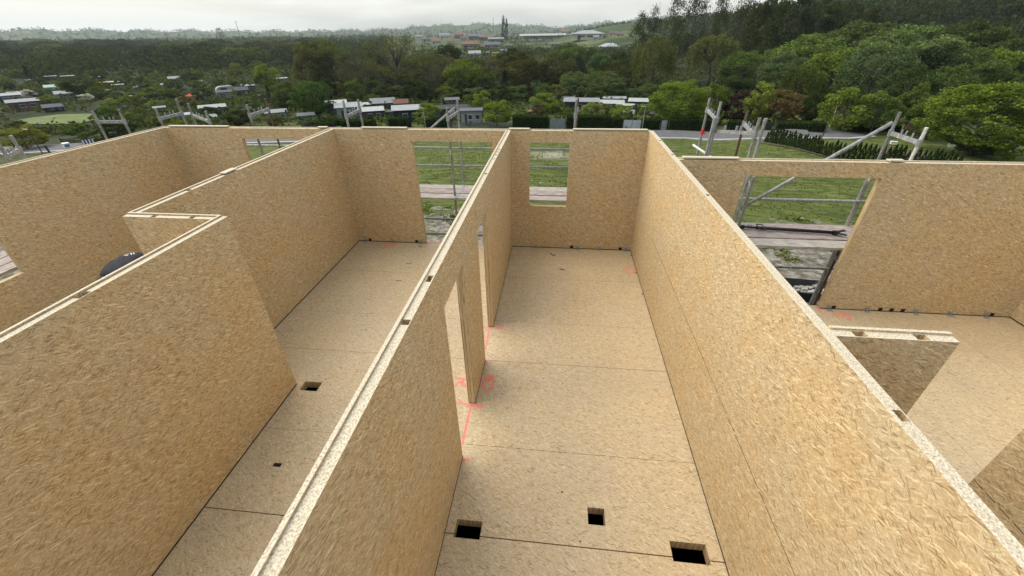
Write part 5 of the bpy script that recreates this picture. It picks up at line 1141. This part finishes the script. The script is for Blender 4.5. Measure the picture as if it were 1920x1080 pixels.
# things on the right lawn
loc, h, wm = spot(1675, 265, 273, 9); e = empty('beehive', loc, -math.atan2(loc[0], loc[1])+.3, 'white box hive on the right lawn', 'beehive'); b = MB(); w_ = wm/2; b.box(-w_, w_, -w_*.8, w_*.8, .15, h*.9); b.build('hive_body', WHITE, e); b = MB(); b.box(-w_-.04, w_+.04, -w_*.8-.04, w_*.8+.04, h*.9+.002, h); b.build('hive_roof', WHITE, e)
for sx in (-1, 1):
    for sy in (-1, 1): b = MB(); b.box(sx*w_*.8-.03, sx*w_*.8+.03, sy*w_*.6-.03, sy*w_*.6+.03, -.05, .149); b.build('leg', GREYW, e)
loc, h, wm = spot(1789, 267, 277, 18); e = empty('garden_tub', loc, -math.atan2(loc[0], loc[1]), 'pale green tub with a hooped handle on the right lawn', 'tub'); b = MB(); n = 16; w_ = wm/2
R1 = [(w_*math.cos(2*PI*k/n), w_*.6*math.sin(2*PI*k/n), h*.45) for k in range(n)]; R0 = [(w_*.75*math.cos(2*PI*k/n), w_*.45*math.sin(2*PI*k/n), 0) for k in range(n)]; R2 = [(w_*.9*math.cos(2*PI*k/n), w_*.52*math.sin(2*PI*k/n), h*.2) for k in range(n)]; R3 = [(p_[0]*.93, p_[1]*.9, h*.45) for p_ in R1]
for k in range(n): j = (k+1) % n; b.quad(R0[k], R0[j], R1[j], R1[k]); b.quad(R1[k], R1[j], R3[j], R3[k]); b.quad(R3[k], R3[j], R2[j], R2[k])
b.poly(R2); b.build('tub_shell', colm('wall_mint', CW['mint']), e); b = MB()
for k in range(8): a0, a1 = PI*k/8, PI*(k+1)/8; b.tube((w_*.9*math.cos(a0), 0, h*.42+h*.55*math.sin(a0)), (w_*.9*math.cos(a1), 0, h*.42+h*.55*math.sin(a1)), .03, 6)
b.build('handle', WHITE, e)
loc, h, wm = spot(1716, 226, 252, 30); e = empty('firewood_rack', loc, -math.atan2(loc[0], loc[1])+.2, 'open timber rack with orange logs under the right trees', 'firewood rack'); w_ = wm/2; LOG = plain('split_log', (.36, .22, .13), .9, 0, .35, 5)
for sx in (-1, 1): b = MB(); b.box(sx*w_-.06, sx*w_+.06, -.05, .05, -.1, h*.9); b.build('rack_post', GREYW, e)
b = MB(); b.bar((-w_-.3, 0, h*.88), (w_+.4, 0, h*.95), .8, .06); b.build('rack_roof', GREYW, e)
for k in range(4):
    for j in range(5): b = MB(); x_ = -w_+.2+(2*w_-.4)*j/4; b.tube((x_, -.3, h*(.42+.11*k)), (x_+.02, .3, h*(.42+.11*k)), min(.14, w_/6), 8); b.build('log', LOG, e)
b = MB(); b.bar((-w_, 0, h*.32), (w_, 0, h*.32), .6, .06); b.build('rack_shelf', GREYW, e)

# ------------------------------------------------------------------ haze
b = MB(); b.box(-7600, 7600, -7600, 7600, -60, 170); hz = b.build('haze', []); tag(hz, kind='stuff')
hm = bpy.data.materials.new('haze'); hm.use_nodes = True; t = hm.node_tree; t.nodes.clear(); vo = N(t, 'ShaderNodeOutputMaterial'); pv = N(t, 'ShaderNodeVolumePrincipled'); pv.inputs['Color'].default_value = (.78, .88, .97, 1); pv.inputs['Density'].default_value = .00010; pv.inputs['Anisotropy'].default_value = .2
L(t, pv.outputs[0], vo.inputs['Volume']); hz.data.materials.clear(); hz.data.materials.append(hm)

# ------------------------------------------------------------------ two things with one label: say which
byl = {}
for o in bpy.data.objects:
    if o.parent is None and 'label' in o and 'category' in o: byl.setdefault(o['label'], []).append(o)
for lb, obs in byl.items():
    if 2 <= len(obs) <= 6 and len(lb.split()) <= 12:
        obs.sort(key=lambda o: proj(*o.location)[0]); nn = len(obs)
        wn_ = {2: ('left', 'right'), 3: ('left', 'middle', 'right'), 4: ('leftmost', 'second', 'third', 'rightmost'), 5: ('leftmost', 'second', 'middle', 'fourth', 'rightmost'), 6: ('leftmost', 'second', 'third', 'fourth', 'fifth', 'rightmost')}[nn]
        for o, w_ in zip(obs, wn_): o['label'] = lb+', %s of %s' % (w_, ('two', 'three', 'four', 'five', 'six')[nn-2])
